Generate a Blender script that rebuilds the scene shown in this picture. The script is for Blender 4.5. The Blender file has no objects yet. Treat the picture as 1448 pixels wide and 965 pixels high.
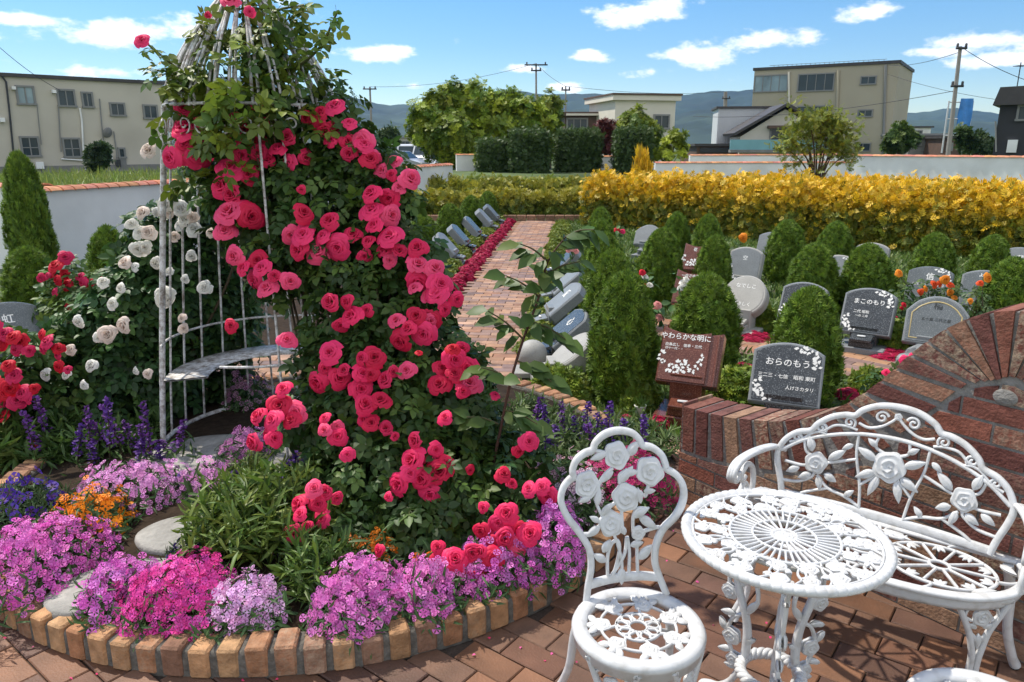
import bpy, math, random
import numpy as np
from mathutils import Vector, Matrix
random.seed(7); rng = np.random.default_rng(11)
R = math.radians; PI = math.pi
scene = bpy.context.scene
COL = scene.collection

# ------------------------------------------------------------------ camera
EYE = 1.75; FPX = 1050.0; PITCH = R(14.8); SP, CP = math.sin(PITCH), math.cos(PITCH)
cam = bpy.data.cameras.new('camera'); cam.sensor_width = 36; cam.lens = FPX/1448*36
cam.clip_start = .05; cam.clip_end = 20000
camo = bpy.data.objects.new('camera', cam); COL.objects.link(camo)
camo.location = (0, 0, EYE); camo.rotation_euler = (PI/2-PITCH, 0, 0)
scene.camera = camo

def ray(u, v):
    a = (u-724)/FPX; b = (v-482.5)/FPX
    return np.array([a, CP-b*SP, -(SP+b*CP)])
def G(u, v, z=0.0):                       # where the photo's point (u, v) meets the height z
    d = ray(u, v); t = (z-EYE)/d[2]; return np.array([d[0]*t, d[1]*t, z])
def D(u, v, Y):                           # ... meets the distance Y
    d = ray(u, v); t = Y/d[1]; return np.array([d[0]*t, Y, EYE+d[2]*t])
def W(u, v, a, b):                        # ... meets the upright plane through ground points a and b: (along, up)
    d = ray(u, v); a = np.array(a[:2], float); b = np.array(b[:2], float)
    e = (b-a)/np.linalg.norm(b-a); n = np.array([-e[1], e[0]])
    t = (a@n)/(d[:2]@n); q = d*t
    return float((q[:2]-a)@e), float(EYE+q[2])

# ------------------------------------------------------------------ light and sky
SUN_DIR = Vector((-.64, .46, 1.12)).normalized()
SUN_EL = math.asin(SUN_DIR.z); SUN_ROT = math.atan2(SUN_DIR.x, SUN_DIR.y)
world = bpy.data.worlds.new('World'); scene.world = world; world.use_nodes = True
nt = world.node_tree; nt.nodes.clear()
def N(t, **k):
    n = nt.nodes.new(t)
    for a, b in k.items(): setattr(n, a, b)
    return n
sky = N('ShaderNodeTexSky', sky_type='NISHITA'); sky.sun_disc = False
sky.sun_elevation = SUN_EL; sky.sun_rotation = SUN_ROT; sky.air_density = 1.0; sky.dust_density = .05; sky.ozone_density = 3.0
hs = N('ShaderNodeHueSaturation'); hs.inputs['Saturation'].default_value = 1.30; hs.inputs['Value'].default_value = .84
nt.links.new(sky.outputs[0], hs.inputs['Color'])
tc = N('ShaderNodeTexCoord')
CLOUDS = [(915,18,62,17),(870,28,30,12),(1088,60,55,17),(985,80,55,15),(920,100,38,11),(1228,18,36,13),(1395,58,75,10),(1330,73,40,7),
          (140,55,58,17),(50,28,50,9),(230,45,60,24),(525,75,65,13),(585,121,34,7),(757,97,40,8),(836,80,28,9),(165,103,70,9),(1420,85,50,8),
          (800,125,60,8),(340,-30,120,30),(640,-90,160,30),(1250,-80,150,34),(-200,60,160,26),(1700,40,150,26),(-150,-200,200,60)]
prev = None
def M2(op, a, b=None, c=None):
    n = N('ShaderNodeMath', operation=op)
    for i, x in enumerate((a, b, c)):
        if x is None: continue
        if isinstance(x, (int, float)): n.inputs[i].default_value = x
        else: nt.links.new(x, n.inputs[i])
    return n.outputs[0]
for (u, v, ru, rv) in CLOUDS:
    c = ray(u, v); c = c/np.linalg.norm(c)
    s = N('ShaderNodeVectorMath', operation='SUBTRACT'); nt.links.new(tc.outputs['Generated'], s.inputs[0]); s.inputs[1].default_value = c
    m = N('ShaderNodeVectorMath', operation='MULTIPLY'); nt.links.new(s.outputs[0], m.inputs[0])
    m.inputs[1].default_value = (FPX/ru*1.1, FPX/ru*.8, FPX/rv*1.1)
    l = N('ShaderNodeVectorMath', operation='LENGTH'); nt.links.new(m.outputs[0], l.inputs[0])
    o = M2('SUBTRACT', 1.0, l.outputs['Value'])
    prev = o if prev is None else M2('MAXIMUM', prev, o)
for (cx_, cy_, cz_, cr_) in ((0,-.9,.45,.95),(.75,-.6,.5,.75),(-.8,-.5,.55,.65),(.55,.25,.85,.42),(0,-.1,1,.45)):     # unseen cloud banks added overhead and behind the camera for neutral fill light
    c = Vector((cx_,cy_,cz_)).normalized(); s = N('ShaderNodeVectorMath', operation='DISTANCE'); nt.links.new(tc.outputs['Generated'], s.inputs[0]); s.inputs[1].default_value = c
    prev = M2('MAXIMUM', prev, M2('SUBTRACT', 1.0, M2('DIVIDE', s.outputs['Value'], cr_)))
cs = N('ShaderNodeVectorMath', operation='MULTIPLY'); nt.links.new(tc.outputs['Generated'], cs.inputs[0]); cs.inputs[1].default_value = (1, 1, 2.1)
nz = N('ShaderNodeTexNoise'); nt.links.new(cs.outputs[0], nz.inputs['Vector']); nz.inputs['Scale'].default_value = 17; nz.inputs['Detail'].default_value = 9; nz.inputs['Roughness'].default_value = .62
k = M2('MULTIPLY_ADD', nz.outputs['Fac'], 4.6, -2.35)
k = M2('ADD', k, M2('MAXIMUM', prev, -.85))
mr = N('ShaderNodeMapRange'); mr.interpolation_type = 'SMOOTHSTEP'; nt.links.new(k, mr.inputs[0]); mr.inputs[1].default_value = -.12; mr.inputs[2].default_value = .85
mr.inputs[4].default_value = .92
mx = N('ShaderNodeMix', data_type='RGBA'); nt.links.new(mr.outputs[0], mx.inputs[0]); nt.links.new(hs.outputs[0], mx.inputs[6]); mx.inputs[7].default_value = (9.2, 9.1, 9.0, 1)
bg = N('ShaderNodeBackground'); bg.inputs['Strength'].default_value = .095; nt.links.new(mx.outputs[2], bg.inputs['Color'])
wo = N('ShaderNodeOutputWorld'); nt.links.new(bg.outputs[0], wo.inputs['Surface'])

sl = bpy.data.lights.new('sun', 'SUN'); sl.energy = 3.0; sl.angle = R(1.2); sl.color = (1, .93, .82)
so = bpy.data.objects.new('sun', sl); COL.objects.link(so); so.location = (-20, 8, 30)
so.rotation_euler = (-SUN_DIR).to_track_quat('-Z', 'Y').to_euler()

scene.view_settings.view_transform = 'Standard'; scene.view_settings.look = 'None'
scene.view_settings.exposure = .95; scene.view_settings.gamma = 1.0; scene.view_settings.use_curve_mapping = False
scene.cycles.max_bounces = 8; scene.cycles.transparent_max_bounces = 8; scene.cycles.volume_bounces = 1
scene.cycles.use_denoising = True

# ------------------------------------------------------------------ materials
def mat(name, col=(.5,.5,.5), rough=.6, var=.15, scale=8, bump=0, bscale=None, tint=False, transl=0, spec=.4, wear=None, speckle=None, detail=5, coat=0, stain=None, gain=1.0):
    m = bpy.data.materials.new(name); m.use_nodes = True; t = m.node_tree; t.nodes.clear()
    def nn(ty, **kw):
        n = t.nodes.new(ty)
        for a, b in kw.items(): setattr(n, a, b)
        return n
    L = t.links.new
    out = nn('ShaderNodeOutputMaterial'); p = nn('ShaderNodeBsdfPrincipled'); L(p.outputs[0], out.inputs[0])
    p.inputs['Roughness'].default_value = rough; p.inputs['Specular IOR Level'].default_value = spec
    p.inputs['Coat Weight'].default_value = coat; p.inputs['Coat Roughness'].default_value = .08
    co = nn('ShaderNodeTexCoord')
    if tint:
        at = nn('ShaderNodeAttribute', attribute_name='tint'); base = at.outputs['Color']
    else:
        rgb = nn('ShaderNodeRGB'); rgb.outputs[0].default_value = (*col, 1); base = rgb.outputs[0]
    if speckle:
        c2, sc, thr = speckle
        vz = nn('ShaderNodeTexNoise'); vz.inputs['Scale'].default_value = sc; vz.inputs['Detail'].default_value = 2
        L(co.outputs['Object'], vz.inputs['Vector'])
        rp = nn('ShaderNodeMapRange'); L(vz.outputs['Fac'], rp.inputs[0]); rp.inputs[1].default_value = thr-.06; rp.inputs[2].default_value = thr+.06
        mi = nn('ShaderNodeMix', data_type='RGBA'); L(rp.outputs[0], mi.inputs[0]); L(base, mi.inputs[6]); mi.inputs[7].default_value = (*c2, 1); base = mi.outputs[2]
    if wear is not None:
        wz = nn('ShaderNodeTexNoise'); wz.inputs['Scale'].default_value = wear[1]; wz.inputs['Detail'].default_value = 6; wz.inputs['Roughness'].default_value = .7
        L(co.outputs['Object'], wz.inputs['Vector'])
        rp = nn('ShaderNodeMapRange'); L(wz.outputs['Fac'], rp.inputs[0]); rp.inputs[1].default_value = .40; rp.inputs[2].default_value = .66
        if tint:
            ml = nn('ShaderNodeMath', operation='MULTIPLY'); L(rp.outputs[0], ml.inputs[0]); L(at.outputs['Alpha'], ml.inputs[1]); f = ml.outputs[0]
        else: f = rp.outputs[0]
        mi = nn('ShaderNodeMix', data_type='RGBA'); L(f, mi.inputs[0]); L(base, mi.inputs[6]); mi.inputs[7].default_value = (*wear[0], 1); base = mi.outputs[2]
    if stain is not None:
        wz = nn('ShaderNodeTexNoise'); wz.inputs['Scale'].default_value = stain[1]; wz.inputs['Detail'].default_value = 5
        L(co.outputs['Object'], wz.inputs['Vector'])
        rp = nn('ShaderNodeMapRange'); L(wz.outputs['Fac'], rp.inputs[0]); rp.inputs[1].default_value = .48; rp.inputs[2].default_value = .72
        mi = nn('ShaderNodeMix', data_type='RGBA'); L(rp.outputs[0], mi.inputs[0]); L(base, mi.inputs[6]); mi.inputs[7].default_value = (*stain[0], 1); base = mi.outputs[2]
    if var:
        no = nn('ShaderNodeTexNoise'); no.inputs['Scale'].default_value = scale; no.inputs['Detail'].default_value = detail
        L(co.outputs['Object'], no.inputs['Vector'])
        rp = nn('ShaderNodeMapRange'); L(no.outputs['Fac'], rp.inputs[0]); rp.inputs[1].default_value = .25; rp.inputs[2].default_value = .75
        rp.inputs[3].default_value = gain*(1-var); rp.inputs[4].default_value = gain*(1+var)
        vm = nn('ShaderNodeVectorMath', operation='SCALE'); L(base, vm.inputs[0]); L(rp.outputs[0], vm.inputs['Scale']); base = vm.outputs[0]
    L(base, p.inputs['Base Color'])
    if bump:
        bz = nn('ShaderNodeTexNoise'); bz.inputs['Scale'].default_value = bscale or scale*3; bz.inputs['Detail'].default_value = 6
        L(co.outputs['Object'], bz.inputs['Vector'])
        bp = nn('ShaderNodeBump'); bp.inputs['Strength'].default_value = bump; bp.inputs['Distance'].default_value = .01
        L(bz.outputs['Fac'], bp.inputs['Height']); L(bp.outputs[0], p.inputs['Normal'])
    if transl:
        tr = nn('ShaderNodeBsdfTranslucent'); L(base, tr.inputs['Color'])
        ms = nn('ShaderNodeMixShader'); ms.inputs[0].default_value = transl
        L(p.outputs[0], ms.inputs[1]); L(tr.outputs[0], ms.inputs[2]); L(ms.outputs[0], out.inputs[0])
    return m

MT = dict(
 leaf=mat('leaf', tint=True, rough=.5, var=.12, scale=20, transl=.28, spec=.4, gain=1.3),
 needle=mat('needle', tint=True, rough=.55, var=.1, scale=20, transl=.22, spec=.3, gain=1.5),
 petal=mat('petal', tint=True, rough=.55, var=.06, scale=30, transl=.22, spec=.25),
 stem=mat('stem', tint=True, rough=.7, var=.2, scale=30),
 bark=mat('bark', (.09,.06,.04), .9, .3, 10, .6),
 cast=mat('cast_white_paint', (.60,.607,.61), .30, .04, 14, .08, 60, spec=.5, stain=((.47,.465,.45), 30)),
 cage=mat('cage_white_paint', (.72,.72,.71), .5, .08, 12, .25, 60, wear=((.17,.13,.10), 26)),
 rubber=mat('rubber', (.02,.02,.02), .6, 0),
 brick=mat('brick', tint=True, rough=.85, var=.38, scale=22, bump=.6, bscale=90, wear=((.33,.26,.185), 48), spec=.2),
 paver=mat('paver', tint=True, rough=.6, var=.28, scale=7, bump=.25, bscale=120, wear=((.10,.06,.04), 9), spec=.35, detail=8),
 mortar=mat('mortar', (.22,.21,.195), .95, .3, 30, .7, 60, spec=.15),
 joint=mat('joint_sand', (.06,.045,.035), .95, .3, 30, .5),
 soil=mat('soil', (.035,.024,.016), .95, .4, 20, .8, 40, spec=.1),
 turf=mat('turf', (.055,.09,.02), .9, .35, 4, .5, 60, stain=((.045,.035,.022), 3)),
 field=mat('field', (.07,.105,.03), .9, .4, .6, .4, 8, stain=((.10,.10,.045), .15)),
 stone=mat('stepping_stone', (.30,.29,.265), .85, .28, 14, .8, 40, stain=((.17,.16,.145), 8)),
 black_gr=mat('black_granite', (.035,.040,.045), .22, .1, 6, spec=.5, speckle=((.20,.22,.23), 150, .62)),
 grey_gr=mat('grey_granite', (.21,.225,.23), .4, .1, 8, speckle=((.14,.15,.16), 160, .6)),
 dark_gr=mat('dark_grey_granite', (.11,.125,.13), .35, .1, 8, speckle=((.22,.24,.25), 160, .6)),
 pale_gr=mat('pale_granite', (.34,.335,.31), .6, .1, 8, .2, 120, speckle=((.28,.27,.25), 170, .58)),
 red_gr=mat('red_granite', (.115,.035,.022), .2, .2, 6, spec=.5, speckle=((.22,.09,.06), 130, .58)),
 engraved=mat('engraved_white', (.78,.78,.75), .8, .05, 20),
 engraved_dark=mat('engraved_dark', (.03,.035,.035), .6, .05, 20),
 gold=mat('gold_inlay', (.45,.36,.17), .4, .1, 30),
 steel=mat('polished_steel', (.7,.7,.68), .2, 0), 
 plaster=mat('white_plaster', (.74,.735,.71), .9, .07, 1.2, .2, 30, stain=((.60,.59,.56), .8)),
 terracotta=mat('terracotta', tint=True, rough=.8, var=.25, scale=9, bump=.2),
 kerbmortar=mat('kerb_mortar', (.125,.115,.10), .95, .4, 40, .8, 60, spec=.1),
 concrete=mat('concrete', (.20,.195,.185), .9, .2, 2, .3, 20),
 beige=mat('beige_render', (.50,.46,.38), .9, .06, .3, .1, 8, stain=((.43,.39,.32), .25)),
 tan=mat('tan_render', (.37,.33,.245), .9, .06, .25, .1, 8, stain=((.31,.28,.20), .2)),
 cream=mat('cream_render', (.60,.56,.47), .9, .08, .5),
 glass=mat('window_glass', (.035,.05,.058), .12, .3, .4, spec=.35),
 glass_pale=mat('bright_window_glass', (.20,.27,.29), .12, .5, .5, spec=.5),
 frame=mat('window_frame', (.20,.20,.19), .5, .05),
 dark=mat('dark_metal', (.03,.032,.035), .5, .2, 3),
 blacksiding=mat('black_siding', (.022,.023,.026), .6, .2, 2),
 roofdark=mat('dark_roof', (.055,.05,.048), .6, .2, 2, .2),
 roofbrown=mat('brown_roof', (.10,.062,.045), .7, .2, 2, .2),
 corrug=mat('white_corrugated', (.52,.53,.53), .5, .06, .6),
 teal=mat('teal_panel', (.17,.36,.40), .5, .1, 1),
 blue=mat('blue_tarp', (.05,.22,.55), .5, .25, 2),
 pole=mat('pole_concrete', (.26,.24,.215), .8, .15, 3),
 wire=mat('wire', (.03,.03,.035), .6, 0),
 carwhite=mat('car_white', (.62,.63,.64), .25, 0, coat=.6), carsilver=mat('car_silver', (.33,.34,.36), .3, 0, coat=.6),
 mountain=mat('mountain_forest', (.030,.050,.032), .95, .5, .004, 0, stain=((.05,.07,.04), .0025)),
 pot=mat('pot_white', (.7,.7,.68), .5, .05),
)

# ------------------------------------------------------------------ mesh building
class MB:
    def __init__(s): s.v = []; s.f = []; s.c = []; s.n = 0
    def add(s, v, faces, col=(1,1,1,0)):
        v = np.asarray(v, float).reshape(-1, 3); s.v.append(v)
        for f in faces:
            f = np.asarray(f, int)
            if f.size: s.f.append(f.reshape(-1, f.shape[-1])+s.n)
        c = np.asarray(col, float)
        if c.shape[-1] == 3: c = np.concatenate([c, np.zeros(c.shape[:-1]+(1,))], -1)
        s.c.append(np.broadcast_to(c, (len(v), 4))); s.n += len(v); return s
    def join(s, o, mtx=None):
        v = np.concatenate(o.v); c = np.concatenate(o.c)
        if mtx is not None: v = v@np.array(mtx)[:3,:3].T+np.array(mtx)[:3,3]
        return s.add(v, o.f, c)
    def build(s, name, m, parent=None, smooth=True, world=False, loc=None):
        V = np.concatenate(s.v) if s.v else np.zeros((0,3)); C = np.concatenate(s.c)
        if world and parent is not None:
            V = V-np.array(parent.location); a = -parent.rotation_euler[2]
            if abs(a) > 1e-6:
                ca, sa = math.cos(a), math.sin(a); V = np.stack([V[:,0]*ca-V[:,1]*sa, V[:,0]*sa+V[:,1]*ca, V[:,2]], 1)
        if loc is not None: V = V-np.array(loc)
        me = bpy.data.meshes.new(name); me.vertices.add(len(V)); me.vertices.foreach_set('co', V.ravel().astype(np.float32))
        tot = np.concatenate([np.full(len(f), f.shape[1]) for f in s.f]); idx = np.concatenate([f.ravel() for f in s.f])
        me.loops.add(len(idx)); me.loops.foreach_set('vertex_index', idx.astype(np.int32))
        me.polygons.add(len(tot)); st = np.concatenate([[0], np.cumsum(tot)[:-1]])
        me.polygons.foreach_set('loop_start', st.astype(np.int32)); me.polygons.foreach_set('loop_total', tot.astype(np.int32))
        me.polygons.foreach_set('use_smooth', np.full(len(tot), smooth))
        me.update(calc_edges=True)
        at = me.color_attributes.new('tint', 'FLOAT_COLOR', 'POINT'); at.data.foreach_set('color', C.ravel().astype(np.float32))
        me.materials.append(MT[m] if isinstance(m, str) else m)
        o = bpy.data.objects.new(name, me); COL.objects.link(o)
        if parent is not None: o.parent = parent
        if loc is not None: o.location = loc
        return o
    # --- shapes
    def box(s, c, h, rot=None, ch=0, col=(1,1,1,0)):
        h = np.asarray(h, float); c = np.asarray(c, float); ch = min(ch, h.min()*.9)
        if ch <= 0:
            v = np.array([[x,y,z] for x in (-1,1) for y in (-1,1) for z in (-1,1)], float)*h
            f = [[(0,1,3,2),(4,6,7,5),(0,4,5,1),(2,3,7,6),(0,2,6,4),(1,5,7,3)]]
        else:
            v = []; 
            for x in (-1,1):
                for y in (-1,1):
                    for z in (-1,1):
                        for ax in range(3):
                            p = np.array([x,y,z])*h; q = np.array([x,y,z])*ch; q[ax] = 0; v.append(p-q)
            v = np.array(v); I = lambda x,y,z,a: ((x*2+y)*2+z)*3+a
            q = [(I(0,0,0,0),I(0,0,1,0),I(0,1,1,0),I(0,1,0,0)),(I(1,0,0,0),I(1,1,0,0),I(1,1,1,0),I(1,0,1,0)),
                 (I(0,0,0,1),I(1,0,0,1),I(1,0,1,1),I(0,0,1,1)),(I(0,1,0,1),I(0,1,1,1),I(1,1,1,1),I(1,1,0,1)),
                 (I(0,0,0,2),I(0,1,0,2),I(1,1,0,2),I(1,0,0,2)),(I(0,0,1,2),I(1,0,1,2),I(1,1,1,2),I(0,1,1,2))]
            for x in (0,1):
                for y in (0,1): q.append((I(x,y,0,0),I(x,y,1,0),I(x,y,1,1),I(x,y,0,1)))
                for z in (0,1): q.append((I(x,0,z,0),I(x,1,z,0),I(x,1,z,2),I(x,0,z,2)))
            for y in (0,1):
                for z in (0,1): q.append((I(0,y,z,1),I(1,y,z,1),I(1,y,z,2),I(0,y,z,2)))
            t = [(I(x,y,z,0),I(x,y,z,1),I(x,y,z,2)) for x in (0,1) for y in (0,1) for z in (0,1)]
            f = [q, t]
        if rot is not None: v = v@np.array(rot).T
        return s.add(v+c, f, col)
    def grid(s, V, col=(1,1,1,0), cu=False, cv=False):          # V (a, b, 3)
        a, b = V.shape[:2]; i = np.arange(a if cu else a-1); j = np.arange(b if cv else b-1)
        I, J = np.meshgrid(i, j, indexing='ij'); I2 = (I+1)%a; J2 = (J+1)%b
        f = np.stack([I*b+J, I2*b+J, I2*b+J2, I*b+J2], -1).reshape(-1, 4)
        c = np.asarray(col, float)
        if c.ndim == 3: c = c.reshape(-1, c.shape[-1])
        return s.add(V.reshape(-1, 3), [f], c)
    def prism(s, poly, t0, t1, fmap=None, col=(1,1,1,0), ch=0):      # outline (x, y) extruded from t0 to t1 (front)
        P = np.asarray(poly, float); n = len(P)
        fm = fmap or (lambda x, y, h: np.stack([x, y, h], -1))
        if ch:
            e = np.roll(P,-1,0)-np.roll(P,1,0); nn = np.stack([e[:,1], -e[:,0]], 1); nn /= np.linalg.norm(nn, axis=1)[:,None]+1e-9
            area = .5*np.sum(P[:,0]*np.roll(P[:,1],-1)-np.roll(P[:,0],-1)*P[:,1]); sg = 1 if area > 0 else -1
            Q = P-sg*nn*ch; rows = [(P,t0),(P,t1-ch),(Q,t1)]
        else: rows = [(P,t0),(P,t1)]
        V = np.stack([fm(p[:,0], p[:,1], np.full(n, t)) for p, t in rows]); m = len(rows)
        s.grid(V, col, cv=True)
        s.add(V[0], [[tuple(range(n))]], col); s.add(V[-1], [[tuple(range(n))[::-1]]], col); return s
    def tube(s, pts, r, n=7, res=1, closed=False, col=(1,1,1,0)):
        P = catmull(np.asarray(pts, float), res, closed) if res > 1 else np.asarray(pts, float)
        m = len(P); rr = np.asarray(r, float)
        rr = np.full(m, rr) if rr.ndim == 0 else np.interp(np.linspace(0,1,m), np.linspace(0,1,len(rr)), rr)
        T = (np.roll(P,-1,0)-np.roll(P,1,0)) if closed else np.gradient(P, axis=0)
        T /= np.linalg.norm(T, axis=1)[:,None]+1e-12
        u = np.cross(T[0], (0,0,1) if abs(T[0,2]) < .9 else (1,0,0)); u /= np.linalg.norm(u); U = []
        for t in T:
            u = u-t*(u@t); u /= np.linalg.norm(u)+1e-12; U.append(u)
        U = np.array(U); Vv = np.cross(T, U); a = np.arange(n)*2*PI/n
        X = P[:,None]+rr[:,None,None]*(U[:,None]*np.cos(a)[None,:,None]+Vv[:,None]*np.sin(a)[None,:,None])
        s.grid(X, col, cu=closed, cv=True)
        if not closed: s.add(X[0], [[tuple(range(n))]], col); s.add(X[-1], [[tuple(range(n))[::-1]]], col)
        return s
    def lathe(s, prof, n=24, c=(0,0,0), col=(1,1,1,0)):
        pr = np.asarray(prof, float); a = np.arange(n)*2*PI/n
        V = np.stack([pr[:,None,0]*np.cos(a), pr[:,None,0]*np.sin(a), np.broadcast_to(pr[:,None,1], (len(pr), n))], -1)+np.asarray(c)
        return s.grid(V, col, cv=True)
    def sweep(s, pts, w, th, fm, closed=False, n=8, res=5, h=0.0, raw=False):
        P = np.asarray(pts, float); P = P if raw else catmull(P, res, closed)
        m = len(P); wd = np.asarray(w, float)
        wd = np.full(m, wd) if wd.ndim == 0 else np.interp(np.linspace(0,1,m), np.linspace(0,1,len(wd)), wd)
        T = (np.roll(P,-1,0)-np.roll(P,1,0)) if closed else np.gradient(P, axis=0)
        T /= np.linalg.norm(T, axis=1)[:,None]+1e-12; Nn = np.stack([-T[:,1], T[:,0]], 1)
        a = np.arange(n)*2*PI/n+PI/n; cx = np.sign(np.cos(a))*np.abs(np.cos(a))**.75; cy = np.sign(np.sin(a))*np.abs(np.sin(a))**.75
        X = P[:,None]+Nn[:,None]*(wd[:,None]/2*cx)[:,:,None]; Hh = np.broadcast_to(h+th/2*cy, (m, n))
        V = fm(X[...,0], X[...,1], Hh); s.grid(V, cu=closed, cv=True)
        if not closed: s.add(V[0], [[tuple(range(n))]]); s.add(V[-1], [[tuple(range(n))[::-1]]])
        return s
    def rose_relief(s, c, r, fm, h=0.0, ph=0.0, nr=17, na=34):
        q = np.linspace(0, 1, nr); a = np.arange(na)*2*PI/na; Q, A = np.meshgrid(q, a, indexing='ij')
        rad = r*Q*(1+.07*Q*np.cos(5*A+ph)); sp = (Q*2.6+A/(2*PI)+ph)%1.0
        H = h+r*(.20*(1-Q**2.5)+.30*(sp**2.2)*np.clip(1.15-Q,0,1)**.4*np.clip(Q*6,0,1))*.68
        V = fm(c[0]+rad*np.cos(A), c[1]+rad*np.sin(A), H); s.grid(V, cv=True)
        V2 = np.stack([V[-1], fm(c[0]+rad[-1]*np.cos(a), c[1]+rad[-1]*np.sin(a), np.full(na, h-r*.17))])
        s.grid(V2, cv=True); s.add(V2[1], [[tuple(range(na))]]); return s
    def leaf_relief(s, p, q, wd, fm, h=0.0, nu=8):
        p = np.array(p, float); q = np.array(q, float); d = q-p; L = np.linalg.norm(d); d /= L; n = np.array([-d[1], d[0]])
        u = np.linspace(0, 1, nu); prof = np.sin(PI*u**.85)**.8*(1-.25*u); prof[0] = .12; prof[-1] = .03
        k = np.array([-1,-.55,0,.55,1]); hk = np.array([-.2,.22,.02,.22,-.2])
        X = p+d*(u[:,None,None]*L)+n*(prof[:,None]*wd/2*k)[:,:,None]
        Hh = h+wd*hk[None,:]*prof[:,None]+wd*.12*np.sin(PI*u)[:,None]
        V = fm(X[...,0], X[...,1], Hh); B = fm(X[...,0], X[...,1], np.full(Hh.shape, h-wd*.2)); s.grid(V)
        s.grid(B[::-1]); return s

def catmull(P, res, closed=False):
    P = np.asarray(P, float)
    if closed: Q = np.concatenate([P[-1:], P, P[:2]])
    else: Q = np.concatenate([2*P[:1]-P[1:2], P, 2*P[-1:]-P[-2:-1]])
    t = np.arange(res)/res; out = []
    for i in range(len(Q)-3):
        a, b, c, d = Q[i:i+4]; tt = t[:,None]
        out.append(.5*(2*b+(c-a)*tt+(2*a-5*b+4*c-d)*tt**2+(3*b-a-3*c+d)*tt**3))
    if not closed: out.append(P[-1:])
    return np.concatenate(out)

def thing(name, label, cat, loc=(0,0,0), rz=0.0, group=None):
    o = bpy.data.objects.new(name, None); COL.objects.link(o); o.empty_display_size = .1
    o.location = tuple(float(x) for x in loc); o.rotation_euler = (0,0,rz); o['label'] = label; o['category'] = cat
    if group: o['group'] = group
    return o
def tag(o, label, cat, group=None):
    o['label'] = label; o['category'] = cat
    if group: o['group'] = group
    return o
def struct(o): o['kind'] = 'structure'; return o
def stuff(o): o['kind'] = 'stuff'; return o
def share(src, parent, name=None, loc=(0,0,0), rot=None, sc=None):
    c = src.copy(); COL.objects.link(c); c.parent = parent; c.location = loc
    if rot is not None: c.rotation_euler = rot
    if sc is not None: c.scale = (sc,sc,sc) if np.isscalar(sc) else sc
    if name: c.name = name
    return c

# ------------------------------------------------------------------ scattering
def basis(nrm, spin=None):
    n = nrm/(np.linalg.norm(nrm, axis=1)[:,None]+1e-9); k = len(n)
    r = rng.normal(size=(k,3)) if spin is None else spin
    y = r-n*(r*n).sum(1)[:,None]; y /= np.linalg.norm(y, axis=1)[:,None]+1e-9
    x = np.cross(y, n); return np.stack([x, y, n], -1)          # columns x, y (length direction), z (normal)
def scatter(mb, T, pos, B, sc, col):
    tv, tf, tcol = T; k = len(pos); nv = len(tv); sc = np.broadcast_to(np.asarray(sc, float), (k,))
    V = np.einsum('kij,vj->kvi', B, tv)*sc[:,None,None]+pos[:,None]
    off = (np.arange(k)*nv)[:,None,None]; F = [(f[None]+off).reshape(-1, f.shape[1]) for f in tf if len(f)]
    C = col[:,None,:]*tcol[None] if tcol is not None else np.broadcast_to(col[:,None,:], (k,nv,3))
    mb.add(V.reshape(-1,3), F, C.reshape(-1,3)); return mb
def cols(base, k, dv=.25, alt=None, pa=.3):
    c = np.tile(np.array(base, float), (k,1))
    if alt is not None:
        m = rng.random((k,1))**1.3*(rng.random((k,1)) < pa*2); c = c*(1-m)+np.array(alt)*m
    return np.clip(c*(1+rng.uniform(-dv,dv,(k,1)))*(1+rng.uniform(-.06,.06,(k,3))), 0, 1)
def leaf_T(L=1., w=.5, fold=.12, curl=.15):
    ys = [0,.32,.68,1]; v = [(0,0,0)]
    for y, q in ((.32,.5),(.68,.42)):
        z = -curl*L*y*y
        v += [(-w*q,y*L,z+fold*w),(0,y*L,z),(w*q,y*L,z+fold*w)]
    v.append((0,L,-curl*L)); v = np.array(v)
    return v, [np.array([(1,2,5,4),(2,3,6,5)]), np.array([(0,2,1),(0,3,2),(4,5,7),(5,6,7)])], None
def merge_T(Ts):
    V = []; F4 = []; F3 = []; n = 0; C = []
    for v, fs, c in Ts:
        V.append(v); C.append(np.ones((len(v),3)) if c is None else c)
        for f in fs: (F4 if f.shape[1] == 4 else F3).append(f+n)
        n += len(v)
    fs = [np.concatenate(x) for x in (F4, F3) if x]
    return np.concatenate(V), fs, np.concatenate(C)
def xf(T, rot, t, s=1.0, c=None):
    v, f, cc = T; v = (v*s)@np.array(rot).T+np.array(t)
    return v, f, (cc if c is None else np.tile(np.array(c,float), (len(v),1)))
def rz(a): c, s = math.cos(a), math.sin(a); return np.array([[c,-s,0],[s,c,0],[0,0,1]])
def rx(a): c, s = math.cos(a), math.sin(a); return np.array([[1,0,0],[0,c,-s],[0,s,c]])
def ry(a): c, s = math.cos(a), math.sin(a); return np.array([[c,0,s],[0,1,0],[-s,0,c]])

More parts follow.
